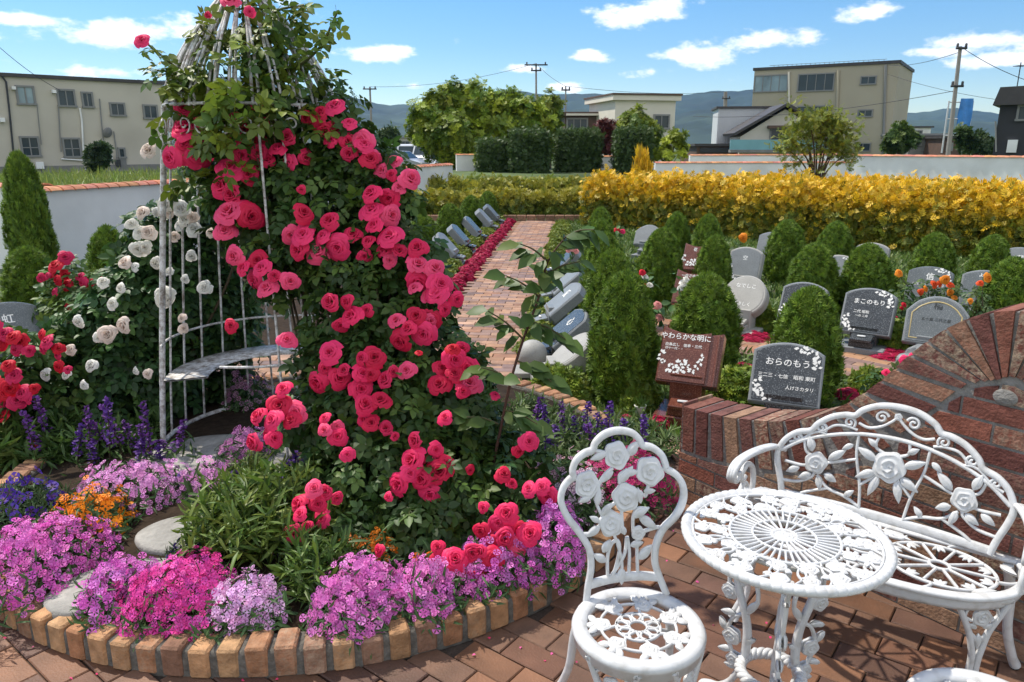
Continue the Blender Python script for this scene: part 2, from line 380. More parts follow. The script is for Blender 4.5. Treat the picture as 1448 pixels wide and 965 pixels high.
LEAFLET = leaf_T(1, .62, .14, .14)
def compound():
    Ts = [xf(LEAFLET, np.eye(3), (0,.62,0), .5)]
    for y, s in ((.52,.44),(.2,.36)):
        for sg in (-1,1): Ts.append(xf(LEAFLET, rz(-sg*1.05)@ry(.2*sg), (0,y,0), s))
    st = np.array([(-.012,-.1,0),(.012,-.1,0),(.006,.66,0),(-.006,.66,0)])
    Ts.append((st, [np.array([(0,1,2,3)])], np.tile([1.3,.9,.6],(4,1))))
    return merge_T(Ts)
COMPOUND = compound()
LANCE = leaf_T(1, .16, .2, .25)
SPRAY = None
TUFT = merge_T([xf(leaf_T(1,.16,.1,.1), rz(a)@rx(b), (0,0,0)) for a, b in ((-.5,.2),(0,.35),(.5,.2),(-.25,.75),(.3,.8))])
SPRAY = merge_T([xf(leaf_T(.55,.17,.15,.2), rz(a)@rx(.35), (0,y,0)) for a, y in ((-.9,.05),(.9,.12),(-.8,.3),(.8,.38),(-.45,.55),(.45,.6),(0,.62))])
def floret(petals=5, notch=True, eye=(.8,.5,.75)):
    v = [(0,0,0)]; c = [eye]; q = []; 
    for i in range(petals):
        a = 2*PI*i/petals; w = PI/petals*.92; b = len(v)
        for da, r, z in ((-w*.55,.55,.06),(-w,.92,.10),(0,.86 if notch else 1.02,.12),(w,.92,.10),(w*.55,.55,.06)):
            v.append((r*math.cos(a+da), r*math.sin(a+da), z)); c.append((1,1,1) if r > .6 else (.95,.9,.95))
        q += [(0,b,b+1,b+2),(0,b+2,b+3,b+4)]
    return np.array(v), [np.array(q)], np.array(c, float)
FLORET = floret()
def rose_T(n=26, seed=0, edge=(1.28,1.6,1.5), inner=.86, op=1.0):
    r = np.random.default_rng(seed); Ts = []; nu, nv = 5, 5
    for i in range(n):
        f = i/(n-1); ph = i*2.4+r.uniform(-.25,.25); R0 = .06+.56*f**.95
        wrap = (1.35-.50*f)+r.uniform(-.1,.1); hgt = (.66-.30*f**1.5); openn = .04+.36*f**1.3*op
        u = np.linspace(-1,1,nu)[:,None]; v = np.linspace(0,1,nv)[None,:]
        shp = np.sin(PI*(.18+.60*v))**.8
        rad = R0*(.35+.65*np.sin(v*PI/2)**.7)+openn*v**2.2*(1-.12*u*u)
        z = hgt*np.sin(v*PI*.52)*(1-.16*u*u*v)-.20*f*np.clip(v-.7,0,1)*3*f-.02
        z = z+.08*(1-f)-.16*v**6*f; rad = rad+.045*np.sin(3.3*u+ph*3)*v*f
        a = ph+u*wrap*shp
        V = np.stack([rad*np.cos(a), rad*np.sin(a), z+0*a], -1).reshape(-1,3)
        I, J = np.meshgrid(np.arange(nu-1), np.arange(nv-1), indexing='ij')
        F = np.stack([I*nv+J,(I+1)*nv+J,(I+1)*nv+J+1,I*nv+J+1],-1).reshape(-1,4)
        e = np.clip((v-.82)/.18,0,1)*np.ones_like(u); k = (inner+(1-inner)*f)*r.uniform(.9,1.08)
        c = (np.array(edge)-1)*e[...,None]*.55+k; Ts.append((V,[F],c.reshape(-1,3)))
    return merge_T(Ts)
def bloom_mesh(name, col, seed, n=26, edge=(1.18,1.45,1.4), op=1.0):
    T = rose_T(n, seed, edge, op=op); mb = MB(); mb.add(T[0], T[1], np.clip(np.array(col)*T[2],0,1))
    # green calyx under the petals
    mb.lathe([(.02,-.16),(.14,-.10),(.2,0),(.1,.05)], 8, col=(.05,.10,.02))
    o = mb.build(name, 'petal'); me = o.data; bpy.data.objects.remove(o); return me
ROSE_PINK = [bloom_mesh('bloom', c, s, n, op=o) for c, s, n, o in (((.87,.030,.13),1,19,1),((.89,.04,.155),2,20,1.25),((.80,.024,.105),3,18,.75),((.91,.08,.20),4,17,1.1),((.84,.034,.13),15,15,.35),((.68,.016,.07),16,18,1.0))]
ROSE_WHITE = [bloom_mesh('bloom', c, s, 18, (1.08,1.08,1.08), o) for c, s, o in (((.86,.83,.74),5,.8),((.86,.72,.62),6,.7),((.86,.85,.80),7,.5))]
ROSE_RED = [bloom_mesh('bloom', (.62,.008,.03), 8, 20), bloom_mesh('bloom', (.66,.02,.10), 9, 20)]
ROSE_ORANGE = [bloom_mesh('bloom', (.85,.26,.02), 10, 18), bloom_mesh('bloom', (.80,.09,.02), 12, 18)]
ROSE_SOFT = [bloom_mesh('bloom', (.80,.30,.28), 13, 20)]

def add_blooms(root, items, meshes, limit=100, name='bloom'):
    """items: (position, outward direction, radius), biggest first up to the limit are parts of their own."""
    items = sorted(items, key=lambda q: -q[2]); rest = MB(); L = np.array(root.location)
    for i, (p, d, r) in enumerate(items):
        q = Vector(d).to_track_quat('Z', 'Y'); m = meshes[i % len(meshes)]; sp = Matrix.Rotation(random.uniform(0,6.28), 3, 'Z')
        rot = (q.to_matrix()@sp)
        if i < limit:
            o = bpy.data.objects.new(name, m); COL.objects.link(o); o.parent = root; o.location = tuple(np.array(p)-L)
            o.rotation_euler = rot.to_euler(); o.scale = (r,r,r)
        else:
            V = np.empty(len(m.vertices)*3, np.float32); m.vertices.foreach_get('co', V); V = V.reshape(-1,3)@np.array(rot).T*r+np.array(p)
            C = np.empty(len(m.vertices)*4, np.float32); m.color_attributes['tint'].data.foreach_get('color', C)
            st = np.array([pp.vertices[:] for pp in m.polygons if len(pp.vertices) == 4]); rest.add(V, [st], C.reshape(-1,4)[:,:3])
    if rest.n: stuff(rest.build('blooms', 'petal', root, world=True))
# ================================================================== SETTING
def sheet(name, poly, z, m):
    mb = MB(); P = np.array(poly, float); mb.add(np.c_[P, np.full(len(P), z)], [[tuple(range(len(P)))]]); return struct(mb.build(name, m, smooth=False))
# one ground sheet to the horizon, finer near the garden
sheet('ground', [(-9000,-400),(9000,-400),(9000,9000),(-9000,9000)], -.05, 'field')
sheet('garden_ground', [(-7.2,-1.5),(14,-1.5),(14,29.5),(-7.2,29.5)], -.02, 'turf')

BED_C = np.array([-.96, 3.81]); BED_R = 1.67
def inpoly(P, poly):
    x, y = P[:,0], P[:,1]; ins = np.zeros(len(P), bool); n = len(poly)
    for i in range(n):
        (x1,y1),(x2,y2) = poly[i], poly[(i+1)%n]
        c = ((y1 > y) != (y2 > y)) & (x < (x2-x1)*(y-y1)/(y2-y1+1e-12)+x1); ins ^= c
    return ins
def pavers(name, poly, L, Wd, ang, palette, z=0.0, gap=.005, skip=None, bond=.5):
    poly = np.array(poly, float); c = poly.mean(0); ca, sa = math.cos(ang), math.sin(ang)
    ext = np.abs(poly-c).max()*1.5; mb = MB(); nx, ny = int(ext/L)+2, int(ext/Wd)+2
    I, J = np.meshgrid(np.arange(-nx,nx+1), np.arange(-ny,ny+1), indexing='ij')
    X = (I+bond*(J%2))*L; Y = J*Wd; X, Y = X.ravel(), Y.ravel()
    P = np.stack([c[0]+X*ca-Y*sa, c[1]+X*sa+Y*ca], 1); k = inpoly(P, poly)
    if skip is not None: k &= ~skip(P)
    P = P[k]; n = len(P); pal = np.array(palette)
    ch = .004; hx, hy = (L-gap)/2, (Wd-gap)/2
    base = [(-hx,-hy,-.012),(hx,-hy,-.012),(hx,hy,-.012),(-hx,hy,-.012),(-hx,-hy,-ch),(hx,-hy,-ch),(hx,hy,-ch),(-hx,hy,-ch),
            (-hx+ch,-hy+ch,0),(hx-ch,-hy+ch,0),(hx-ch,hy-ch,0),(-hx+ch,hy-ch,0)]
    F = [(0,1,5,4),(1,2,6,5),(2,3,7,6),(3,0,4,7),(4,5,9,8),(5,6,10,9),(6,7,11,10),(7,4,8,11),(8,9,10,11)]
    base = np.array(base, float); a = ang+rng.normal(0,.008,n)
    V = np.stack([base[:,0]*np.cos(a)[:,None]-base[:,1]*np.sin(a)[:,None]+P[:,:1], base[:,0]*np.sin(a)[:,None]+base[:,1]*np.cos(a)[:,None]+P[:,1:],
                  np.broadcast_to(base[:,2], (n,12))+z+rng.normal(0,.0012,(n,1))], -1)
    V[:,:,2] += (rng.normal(0,.006,(n,1))*base[:,0]+rng.normal(0,.01,(n,1))*base[:,1])
    cc = pal[rng.integers(0,len(pal),n)]*(1+rng.uniform(-.18,.18,(n,1))); cc = np.c_[cc, rng.random(n)**2*.8]
    mb.add(V.reshape(-1,3), [(np.array(F)[None]+(np.arange(n)*12)[:,None,None]).reshape(-1,4)], np.repeat(cc,12,0))
    return struct(mb.build(name, 'paver', smooth=False))
PX0 = lambda Y: -.70+.0866*(Y-7.57)                 # left edge of the long path
PAT = [(-4,1.0),(3.2,1.0),(3.2,2.6),(.95,3.95),(-.2,4.2),(-2.6,4.2),(-4,3)]
inbed = lambda P: np.linalg.norm(P-BED_C, axis=1) < BED_R-.05
def joint_sheet(nm, poly, z): return sheet(nm, poly, z, 'joint')
joint_sheet('patio_bed', PAT, -.012)
pavers('patio', PAT, .235, .117, R(-38), [(.155,.075,.042),(.19,.092,.05),(.13,.062,.038),(.165,.09,.058),(.11,.058,.042)], skip=inbed)
WALK = [(-2.6,4.2),(-.2,4.2),(.95,3.95),(1.6,3.2),(3.2,2.6),(3.6,3.4),(1.45,4.02),(.62,4.62),(.05,5.35),(-.6,6.6),(-1.2,6.6),(-2.6,5.9)]
TANS = [(.36,.205,.125),(.33,.18,.10),(.26,.16,.12),(.21,.135,.115),(.38,.23,.15),(.30,.15,.085)]
joint_sheet('walkway_bed', WALK, -.013); pavers('walkway', WALK, .21, .105, R(5), TANS, skip=inbed)
PATH = [(PX0(6.35),6.35),(PX0(17.8),17.8),(PX0(17.8)+.86,17.8),(PX0(5.6)+.98,5.6),(.05,5.2)]
joint_sheet('path_bed', PATH, -.0115); pavers('path', PATH, .21, .105, R(-5), TANS, z=.001)
e = np.array([.70,-.714]); nrm = np.array([.714,.70]); s0 = np.array([1.2,7.55]); s1 = np.array([5.2,3.5])
CROSS = [s0-nrm*.32, s1-nrm*.32, s1+nrm*.32, s0+nrm*.32]
joint_sheet('side_path_bed', CROSS, -.0118); pavers('side_path', CROSS, .21, .105, R(-45.6), TANS+[(.34,.16,.09)], z=.0005)

# raised round bed: soil and its ring of bricks
bed = MB(); a = np.linspace(0,2*PI,64,endpoint=False)
rings = [np.stack([BED_C[0]+r*np.cos(a), BED_C[1]+r*np.sin(a), np.full(64,z)],-1) for r,z in ((BED_R-.1,.0),(BED_R-.1,.075),(BED_R*.75,.10),(BED_R*.4,.11),(.01,.11))]
bed.grid(np.stack(rings), cv=True); struct(bed.build('bed_soil', 'soil'))
sheet('border_soil', [(-7,3.0),(-2.35,3.2),(-2.75,4.6),(-2.2,6.2),(-1.05,6.7),(PX0(17)-.05,17.2),(-5,16)], -.008, 'soil')
kerb = thing('brick_kerb', 'low ring of tan and orange bricks set on edge around the flower bed', 'kerb', (BED_C[0],BED_C[1],0))
mb = MB(); mo = MB(); nb = 108
pal = [(.38,.21,.105),(.34,.165,.085),(.40,.235,.12),(.30,.15,.085),(.24,.13,.085),(.40,.22,.11)]
for i in range(nb):
    t = 2*PI*i/nb; d = np.array([math.cos(t), math.sin(t), 0]); hl = .0375*random.uniform(.92,1.03)
    M = rz(t+random.uniform(-.02,.02))@ry(random.uniform(-.03,.03)); hz = .056+random.uniform(-.004,.004)
    mb.box(d*(BED_R-.052+random.uniform(-.005,.005))+np.array([0,0,hz-.002]), (.055,hl,hz), M, .008, (*(np.array(random.choice(pal))*random.uniform(.8,1.15)), random.random()**2*.7))
mo.lathe([(BED_R-.115,0),(BED_R-.115,.09),(BED_R-.10,.098),(BED_R-.016,.094),(BED_R-.008,.08),(BED_R-.006,-.01)], 120)
mb.build('bricks', 'brick', kerb, smooth=False); mo.build('mortar_bed', 'kerbmortar', kerb)

# ------------------------------------------------------------------ far ground: bank, hills, haze
Y0 = 27.0
bank = MB(); bank.box((0.4,36,.20), (4.6,9,.22)); struct(bank.build('grass_bank', 'field'))
tw = thing('retaining_wall', 'long low grey concrete retaining wall below the grass bank at the garden\'s far end', 'wall', (.5,26.9,0))
mb = MB(); mb.box((0,0,.22), (4.75,.09,.24), ch=.01); mb.build('wall_face', 'concrete', tw, smooth=False)
mb = MB(); mb.box((0,0,.482), (4.8,.13,.022), ch=.006, col=(.22,.13,.09)); mb.build('coping', 'terracotta', tw, smooth=False)
def hills(name, pts, Y, depth, seed):
    u = np.array([p[0] for p in pts]); v = np.array([p[1] for p in pts]); us = np.linspace(u[0], u[-1], 260); vs = np.interp(us, u, v)
    k = np.convolve(np.pad(vs,4,mode='edge'), np.ones(9)/9, 'valid'); rr = np.random.default_rng(seed)
    def fbm(x): return sum(np.sin(x*f*.05+rr.uniform(0,6))*a for f, a in ((1,1.3),(2.3,.9),(5.1,.6),(11,.4),(23,.25)))
    k = k+fbm(us)*.9
    ridge = np.array([D(x, y, Y) for x, y in zip(us, k)]); rows = []
    for j, t in enumerate(np.linspace(0,1,26)):
        f = (1-t)**1.15; wob = sum(np.sin(us*w+t*9*q+rr.uniform(0,6))*a for w, q, a in ((.06,1,.5),(.13,-1.4,.35),(.31,2,.2)))
        row = ridge.copy(); row[:,1] = Y-depth*t; row[:,0] *= (Y-depth*t)/Y
        row[:,2] = ridge[:,2]*f*(1+.16*wob*math.sin(PI*t))-6*t; rows.append(row)
    mb = MB(); mb.grid(np.stack(rows)[::-1]); return struct(mb.build(name, 'mountain'))
hills('hills', [(-500,150),(-200,110),(0,120),(120,118),(230,114),(350,108),(440,126),(487,131),(520,142),(550,155),(580,147),(620,150),(690,140),(740,124),(760,129),(790,141),(815,131),(845,128),(880,143),(905,147),(950,139),(1000,129),(1030,125),(1057,127),(1150,140),(1255,157),(1290,164),(1330,154),(1370,151),(1405,164),(1448,159),(1700,140),(2000,150)], 3000, 1100, 3)
hills('hills', [(-500,165),(-100,175),(200,165),(430,158),(480,150),(530,168),(600,178),(700,165),(770,158),(850,152),(960,165),(1010,150),(1100,160),(1260,172),(1320,168),(1390,174),(1500,170),(2000,165)], 1900, 700, 5)

def volume_box(lo, hi, density, col):
    mb = MB(); lo, hi = np.array(lo,float), np.array(hi,float); mb.box((lo+hi)/2, (hi-lo)/2)
    m = bpy.data.materials.new('haze_air'); m.use_nodes = True; t = m.node_tree; t.nodes.clear()
    o = t.nodes.new('ShaderNodeOutputMaterial'); p = t.nodes.new('ShaderNodeVolumePrincipled')
    p.inputs['Color'].default_value = (*col,1); p.inputs['Density'].default_value = density; p.inputs['Anisotropy'].default_value = .2
    t.links.new(p.outputs[0], o.inputs['Volume']); MT['haze'] = m
    return stuff(mb.build('haze', 'haze', smooth=False))
volume_box((-4500,-1000,-8), (4500,4200,520), .00008, (.20,.44,.88))

# ------------------------------------------------------------------ white garden walls with tiled copings
def tiled_wall(label, p0, p1, h, th=.16, name='garden_wall', tile=.2, group='white garden walls with tiled copings'):
    p0 = np.array(p0,float); p1 = np.array(p1,float); L = np.linalg.norm(p1-p0); an = math.atan2(*(p1-p0)[::-1])
    t = thing(name, label, 'wall', (*p0,0), an, group)
    mb = MB(); mb.box((L/2,0,h/2-.05), (L/2,th/2,h/2+.05), ch=.01); mb.build('wall_face', 'plaster', t, smooth=False)
    mb = MB(); n = max(2,int(L/tile)); k = np.linspace(-1,1,9)
    for i in range(n):
        x0 = L*i/n; w = L/n; c = np.array([.50,.20,.11])*random.uniform(.75,1.2)*np.array([1,random.uniform(.85,1.2),random.uniform(.85,1.25)])
        rows = []
        for xx, r in ((x0-.01,1.04),(x0+w*.3,1.06),(x0+w,.9)):
            rows.append(np.stack([np.full(9,xx), k*(th/2+.055)*r, h-.03+.075*r*np.sqrt(np.clip(1-k*k*.93,0,1))],-1))
        mb.grid(np.stack(rows), c); mb.grid(np.stack([rows[0]-[0,0,.02],rows[0]]), c); mb.grid(np.stack([rows[-1],rows[-1]-[0,0,.02]]), c)
    mb.build('tile_coping', 'terracotta', t); return t
a1 = G(62,386)[:2]; a2 = (-2.0,24.5)
tiled_wall('long white plaster wall with terracotta coping running back behind the rose cage', a1, a2, 1.14, .2)
tiled_wall('white wall with terracotta coping stepping out at the far left behind the tall cypress', a1+np.array([-.1,.5]), (-9.4,11.6), 1.17, .2)
tiled_wall('short white wall piece standing under the big round tree', D(645,232,40)[:2], D(700,232,40.5)[:2], 1.25, .2, tile=.3)
tiled_wall('short white wall piece between the clipped dark hedge blocks', D(838,230,41)[:2], D(880,230,41)[:2], 1.15, .2, tile=.3)
tiled_wall('lower white wall with thin red coping directly behind the golden hedge', D(926,235,30)[:2], D(1212,235,30.5)[:2], 1.07, .16)
tiled_wall('long higher white wall with tiled coping at the right, in front of the pole', D(1206,235,29)[:2], D(1500,240,24.5)[:2], 1.36, .16, tile=.36)
tiled_wall('distant white wall with thin coping behind the small bare tree', D(975,222,34)[:2], D(1208,219,36)[:2], 1.3, .16, tile=.36)

# ------------------------------------------------------------------ buildings
class Facade:
    """A building whose front stands on the ground line a-b; points of the photo give places on it."""
    def __init__(s, name, label, a, b, depth, h, m, roof='roofdark', roofh=.25, over=.25, cat='building', z0=-.05):
        s.a = np.array(a[:2],float); s.b = np.array(b[:2],float); s.L = np.linalg.norm(s.b-s.a); s.an = math.atan2(*(s.b-s.a)[::-1])
        s.t = thing(name, label, cat, (*s.a,0), s.an)
        mb = MB(); mb.box((s.L/2, depth/2, (h+z0)/2), (s.L/2, depth/2, (h-z0)/2)); mb.build('wall', m, s.t, smooth=False)
        if roof:
            mb = MB(); mb.box((s.L/2, depth/2, h+roofh/2+.003), (s.L/2+over, depth/2+over, roofh/2)); mb.build('roof', roof, s.t, smooth=False)
    def rect(s, u0, v0, u1, v1):
        x0, z1 = W(u0,v0,s.a,s.b); x1, z0 = W(u1,v1,s.a,s.b); return x0, x1, z0, z1
    def window(s, u0, v0, u1, v1, glass='glass', mull=1, name='window', rail=0):
        x0, x1, z0, z1 = s.rect(u0,v0,u1,v1); f = .06; mb = MB(); cx, cz, hx, hz = (x0+x1)/2, (z0+z1)/2, (x1-x0)/2, (z1-z0)/2
        mb.box((cx,-.04,z1), (hx+f,.07,f)); mb.box((cx,-.06,z0), (hx+f*1.6,.1,f)); mb.box((x0,-.038,cz), (f,.065,hz-f)); mb.box((x1,-.038,cz), (f,.065,hz-f))
        for i in range(mull):
            mb.box((x0+(x1-x0)*(i+1)/(mull+1),-.03,cz), (.035,.045,hz-f))
        if rail: mb.box((cx,-.028,z0+(z1-z0)*.45), (hx-f,.04,.03))
        w = mb.build(name, 'frame', s.t, smooth=False)
        mb = MB(); mb.box((cx,-.012,cz), (hx-.01,.02,hz-.01)); mb.build('pane', glass, w, smooth=False); return w
    def slab(s, name, m, u0, v0, u1, v1, out=.1, y=None):
        x0, x1, z0, z1 = s.rect(u0,v0,u1,v1); mb = MB(); mb.box(((x0+x1)/2, -out/2-.004 if y is None else y, (z0+z1)/2), ((x1-x0)/2, out/2, (z1-z0)/2)); return mb.build(name, m, s.t, smooth=False)
    def pipe(s, pts, r=.05, m='frame', name='pipe', out=.12):
        P = [(*(W(u,v,s.a,s.b)),) for u, v in pts]; mb = MB(); mb.tube([(x,-out,z) for x, z in P], r, 6); return mb.build(name, m, s.t)
# apartment block at the left
fa = Facade('apartment_building', 'two storey beige apartment block with dark flat roof edge beyond the left wall', (-36.5,46), (-25.2,56.5), 9, 5.95, 'beige', roofh=.22, over=.2)
for r in ((22,122,50,148),(80,127,107,151),(115,131,132,152),(155,146,177,164),(202,149,223,168)): fa.window(*r, glass='glass_pale' if r[0] == 22 else 'glass')
for r in ((28,194,57,221),(88,196,115,222)): fa.window(*r, rail=1)
fa.window(167,210,177,223,mull=0); fa.slab('door','frame',167,224,180,241,.06)
fa.pipe([(2,108),(8,116),(12,150),(20,232)], .06, 'dark'); fa.pipe([(82,152),(84,190),(86,215)], .04); fa.pipe([(112,153),(115,170),(117,210),(120,240)], .06, 'plaster'); fa.pipe([(140,140),(143,175),(146,205)], .04)
fa.pipe([(86,225),(116,227)], .05, 'plaster'); fa.pipe([(160,186),(164,215),(165,232)], .04); fa.pipe([(52,150),(55,180),(58,205)], .03)
for u, v, s in ((75,130,3),(154,222,3.5),(55,234,6),(2,170,4),(18,125,3)): fa.slab('air_conditioner','plaster',u-s,v-s*.8,u+s,v+s*.8,.4)
x, z = W(150,188,fa.a,fa.b); mb = MB(); mb.lathe([(.0,.12),(.22,.06),(.36,0),(.37,-.02)], 14); dish = mb.build('satellite_dish','concrete',fa.t); dish.location = (x,-.35,z); dish.rotation_euler = (R(110),0,R(20))
fa.slab('plinth','concrete',-5,236,250,243,.12); fa.slab('meter_box','dark',162,226,170,236,.25)
# low grey fence strip below the apartments
# three storey block at the right
A = D(1058,215,88)[:2]; B = D(1256,215,80)[:2]
fb = Facade('office_building', 'three storey tan concrete block with wide windows behind the right hand wall', A, B, 12, 9.75, 'tan', roofh=.3, over=.15)
fb.window(1068,108,1113,129,'glass_pale',3); fb.window(1130,106,1178,128,'glass',3); fb.window(1218,109,1238,119,'glass',1); fb.window(1214,156,1233,165,'glass',1)
fb.window(1128,151,1176,162,'glass',3); fb.window(1210,203,1230,214,'glass',1)
fb.pipe([(1116,102),(1116,150),(1115,190)],.12,'cream'); fb.pipe([(1186,100),(1184,150),(1182,214)],.14,'tan'); fb.pipe([(1253,92),(1251,150),(1249,215)],.14,'frame')
x0,x1,z0,z1 = fb.rect(1075,97,1256,92)
mb = MB()
for i in range(24): mb.box((2+i*.48,.4,9.75+.36),(.02,.02,.14))
mb.box((7.4,.4,9.75+.5),(5.9,.025,.02)); mb.build('roof_rail','frame',fb.t,smooth=False)
# corrugated shed, gabled house, teal balcony
A = D(1012,215,70)[:2]; B = D(1112,215,69)[:2]
fs = Facade('corrugated_shed', 'white corrugated metal shed with dark roof edge beside the tan block', A, B, 5, 4.9, 'corrug', roofh=.18, over=.2)
mb = MB()
for i in range(30): mb.box((fs.L*(i+.5)/30,-.02,2.4),(.035,.03,2.4))
mb.build('wall_ribs','corrug',fs.t,smooth=False)
A = D(1042,215,63)[:2]; B = D(1170,215,62)[:2]; gh = thing('gabled_house', 'small cream house with a dark overhanging gable roof and long teal balcony', 'house', (*A,0), math.atan2(*(B-A)[::-1]))
class _F(Facade):
    def __init__(s, t, a, b): s.a=np.array(a,float); s.b=np.array(b,float); s.t=t; s.L=np.linalg.norm(s.b-s.a)
fh = _F(gh, A, B); ap = W(1111,150,A,B); le = W(1038,192,A,B); re = W(1184,192,A,B)
mb = MB(); mb.prism([(le[0]+.5,-.05),(re[0]-.5,-.05),(re[0]-.5,le[1]-.1),(ap[0],ap[1]-.25),(le[0]+.5,le[1]-.1)], 6, 0, lambda x,y,h: np.stack([x,h,y],-1)); mb.build('wall','cream',gh,smooth=False)
mb = MB()
for e_ in (le, re):
    d = np.array([ap[0]-e_[0], ap[1]-e_[1]]); d/=np.linalg.norm(d); n = np.array([-d[1],d[0]])*(1 if d[0]>0 else -1); t_=.22
    q = [np.array(e_),np.array(ap),np.array(ap)+np.array([0,t_]),np.array(e_)+n*t_]
    mb.prism(q, 6.6, -.7, lambda x,y,h: np.stack([x,h,y],-1))
mb.build('roof','roofdark',gh,smooth=False)
fh.window(1090,182,1122,200,'glass',1); fh.slab('awning','roofbrown',1085,178,1125,182,.7)
fh.slab('balcony','teal',1030,198,1168,212,.25,y=-1.2); fh.slab('balcony_floor','concrete',1030,212,1168,216,1.4,y=-.7)
# flat roofed white house and brown roofed house in the middle
A = D(868,210,56)[:2]; B = D(952,210,57)[:2]
fm_ = Facade('flat_roofed_house', 'white house with a thick overhanging flat brown roof behind the clipped hedges', A, B, 6, 4.85, 'cream', roof='cream', roofh=.35, over=.30, cat='house')
mb = MB(); mb.box((fm_.L/2,3,4.85+.42),(fm_.L/2+.36,3.4,.06)); mb.build('roof_edge','roofbrown',fm_.t,smooth=False)
fm_.window(884,164,900,180,'glass',1); fm_.window(925,163,945,182,'glass',1)
A = D(798,210,60)[:2]; B = D(866,210,60)[:2]
fc = Facade('brown_roofed_house', 'low dark house with a long brown roof left of the flat roofed house', A, B, 6, 3.9, 'roofbrown', roof='roofbrown', roofh=.3, over=.4, cat='house')
fc.window(802,168,830,190,'glass',2); fc.slab('eave','cream',800,161,865,164,.5)
# black house at the right edge
A = D(1404,215,46)[:2]; B = D(1500,215,44)[:2]
fk = Facade('black_house', 'black clad house with dark tiled roof cut by the right edge of the photo', A, B, 8, 4.0, 'blacksiding', roof=None, cat='house')
mb = MB(); mb.prism([(-.35,0),(6,0),(6,1.15),(-.1,1.0)], 8.3, -.5, lambda x,y,h: np.stack([x,h,y+4.003],-1)); mb.build('roof','roofdark',fk.t,smooth=False)
mb = MB(); mb.box((3.6,4,5.7),(2.0,2.5,.9)); mb.build('upper_storey','blacksiding',fk.t,smooth=False); mb = MB(); mb.box((3.6,4,6.68),(2.3,2.8,.07)); mb.build('upper_roof','roofdark',fk.t,smooth=False)
fk.slab('vent_panel','plaster',1426,198,1437,216,.25); fk.window(1441,150,1450,170,'glass',0)
fk.pipe([(1408,172),(1409,215)],.05,'frame')
def small_house(name, label, u0, v0, u1, Y, wm, rm, h=None):
    A = D(u0,215,Y)[:2]; B = D(u1,215,Y)[:2]; h = h or D(u0,v0,Y)[2]; f = Facade(name,label,A,B,6,h,wm,roof=rm,roofh=.2,over=.25,cat='house'); return f
f = small_house('grey_house','low pale grey house with flat roof between the tan block and the leaning pole',1284,192,1332,75,'concrete','frame'); f.window(1290,197,1302,206); f.slab('garage_door','frame',1306,200,1326,214,.1)
f = small_house('white_house','tiny white house far behind the low pale grey house',1290,181,1312,100,'plaster','roofdark'); f.window(1295,185,1303,191)
f = small_house('dark_shed','dark shed right beside the leaning pole',1330,196,1358,72,'roofbrown','roofdark'); f.slab('door','frame',1338,202,1346,214,.1)
f = small_house('distant_house','low grey roofed house far behind the parked cars',560,196,600,85,'cream','frame'); f.window(566,200,580,206)
f = small_house('carport','dark open carport left of the gabled house',985,207,1045,64,'roofbrown','roofdark'); f.slab('opening','dark',990,209,1040,216,.1)  # the opening is a solid dark slab standing in for the shade inside
# blue tarpaulin on a scaffold
t = thing('scaffold','pale steel scaffold wrapped in bright blue sheet behind the pole','scaffold',D(1335,215,68))
mb = MB()
for x in (-.2,1.9): mb.tube([(x,0,-.1),(x,0,4.3)],.07,6)
for z in (1.4,2.8,4.2): mb.tube([(-.2,0,z),(1.9,0,z)],.06,6)
mb.build('frame','corrug',t); mb = MB(); k = np.linspace(0,1,9); V = np.stack([[ (.75+1.1*x, -.15+.08*math.sin(9*x+4*y), 2.0+2.5*y) for y in k] for x in k]); mb.grid(V); V2 = V+[0,.1,0]; mb.grid(V2[::-1]); mb.build('tarpaulin','blue',t)

# ------------------------------------------------------------------ poles and wires
def pole(label, u0, v0, u1, v1, Y, r, arms=(), group='utility poles', m='pole'):
    b = D(u0,v0,Y); tp = D(u1,v1,Y); b[2] = -.05; h = tp[2]; t = thing('utility_pole', label, 'pole', (b[0],Y,0), 0, group)
    dx = tp[0]-b[0]; mb = MB(); mb.tube([(0,0,-.05),(dx*.5,0,h*.5),(dx,0,h)], [r,r*.85,r*.7], 9); mb.build('post', m, t)
    mb = MB()
    for fz, w in arms: mb.box((dx*fz,-r,h*fz),(w,.06,.06)); mb.lathe([(.07,0),(.07,.18),(.0,.22)],8,(dx*fz-w*.8,-r,h*fz+.06)); mb.lathe([(.07,0),(.07,.18),(.0,.22)],8,(dx*fz+w*.8,-r,h*fz+.06))
    if arms: mb.build('crossarm', 'dark', t)
    return np.array([b[0]+dx, Y, h])
e1 = pole('tall concrete pole leaning right in front of the blue sheeted scaffold',1342,215,1358,66,45,.14,((.985,.3),(.7,.35)))
e2 = pole('thin pole with lamp arms rising behind the big round tree',759,205,758,90,75,.12,((.985,1.1),(.93,.5)))
e3 = pole('slim pole standing above the parked cars',526,205,523,123,80,.13,((.97,.7),))
e4 = pole('short thin pole above the brown roofed house',800,205,800,122,70,.09,((.95,.4),))
e5 = pole('stubby pole rising behind the white corrugated shed',1026,205,1026,130,95,.3,((.9,.5),))
def wire(label, a, b, sag=.6, r=.018):
    a, b = np.array(a), np.array(b); k = np.linspace(0,1,14)[:,None]; P = a+(b-a)*k; P[:,2] -= (4*sag*k*(1-k))[:,0]; mb = MB(); mb.tube(P-a, r, 5)
    o = mb.build('power_line','wire'); o.location = tuple(a); tag(o,label,'wire','power lines')
p = lambda u,v,Y: D(u,v,Y)
wire('power line from the tan block to the leaning pole', p(1255,92,79), e1-[0,0,.3], .3); wire('power line running from the leaning pole off to the right', e1, p(1520,130,44), .4)
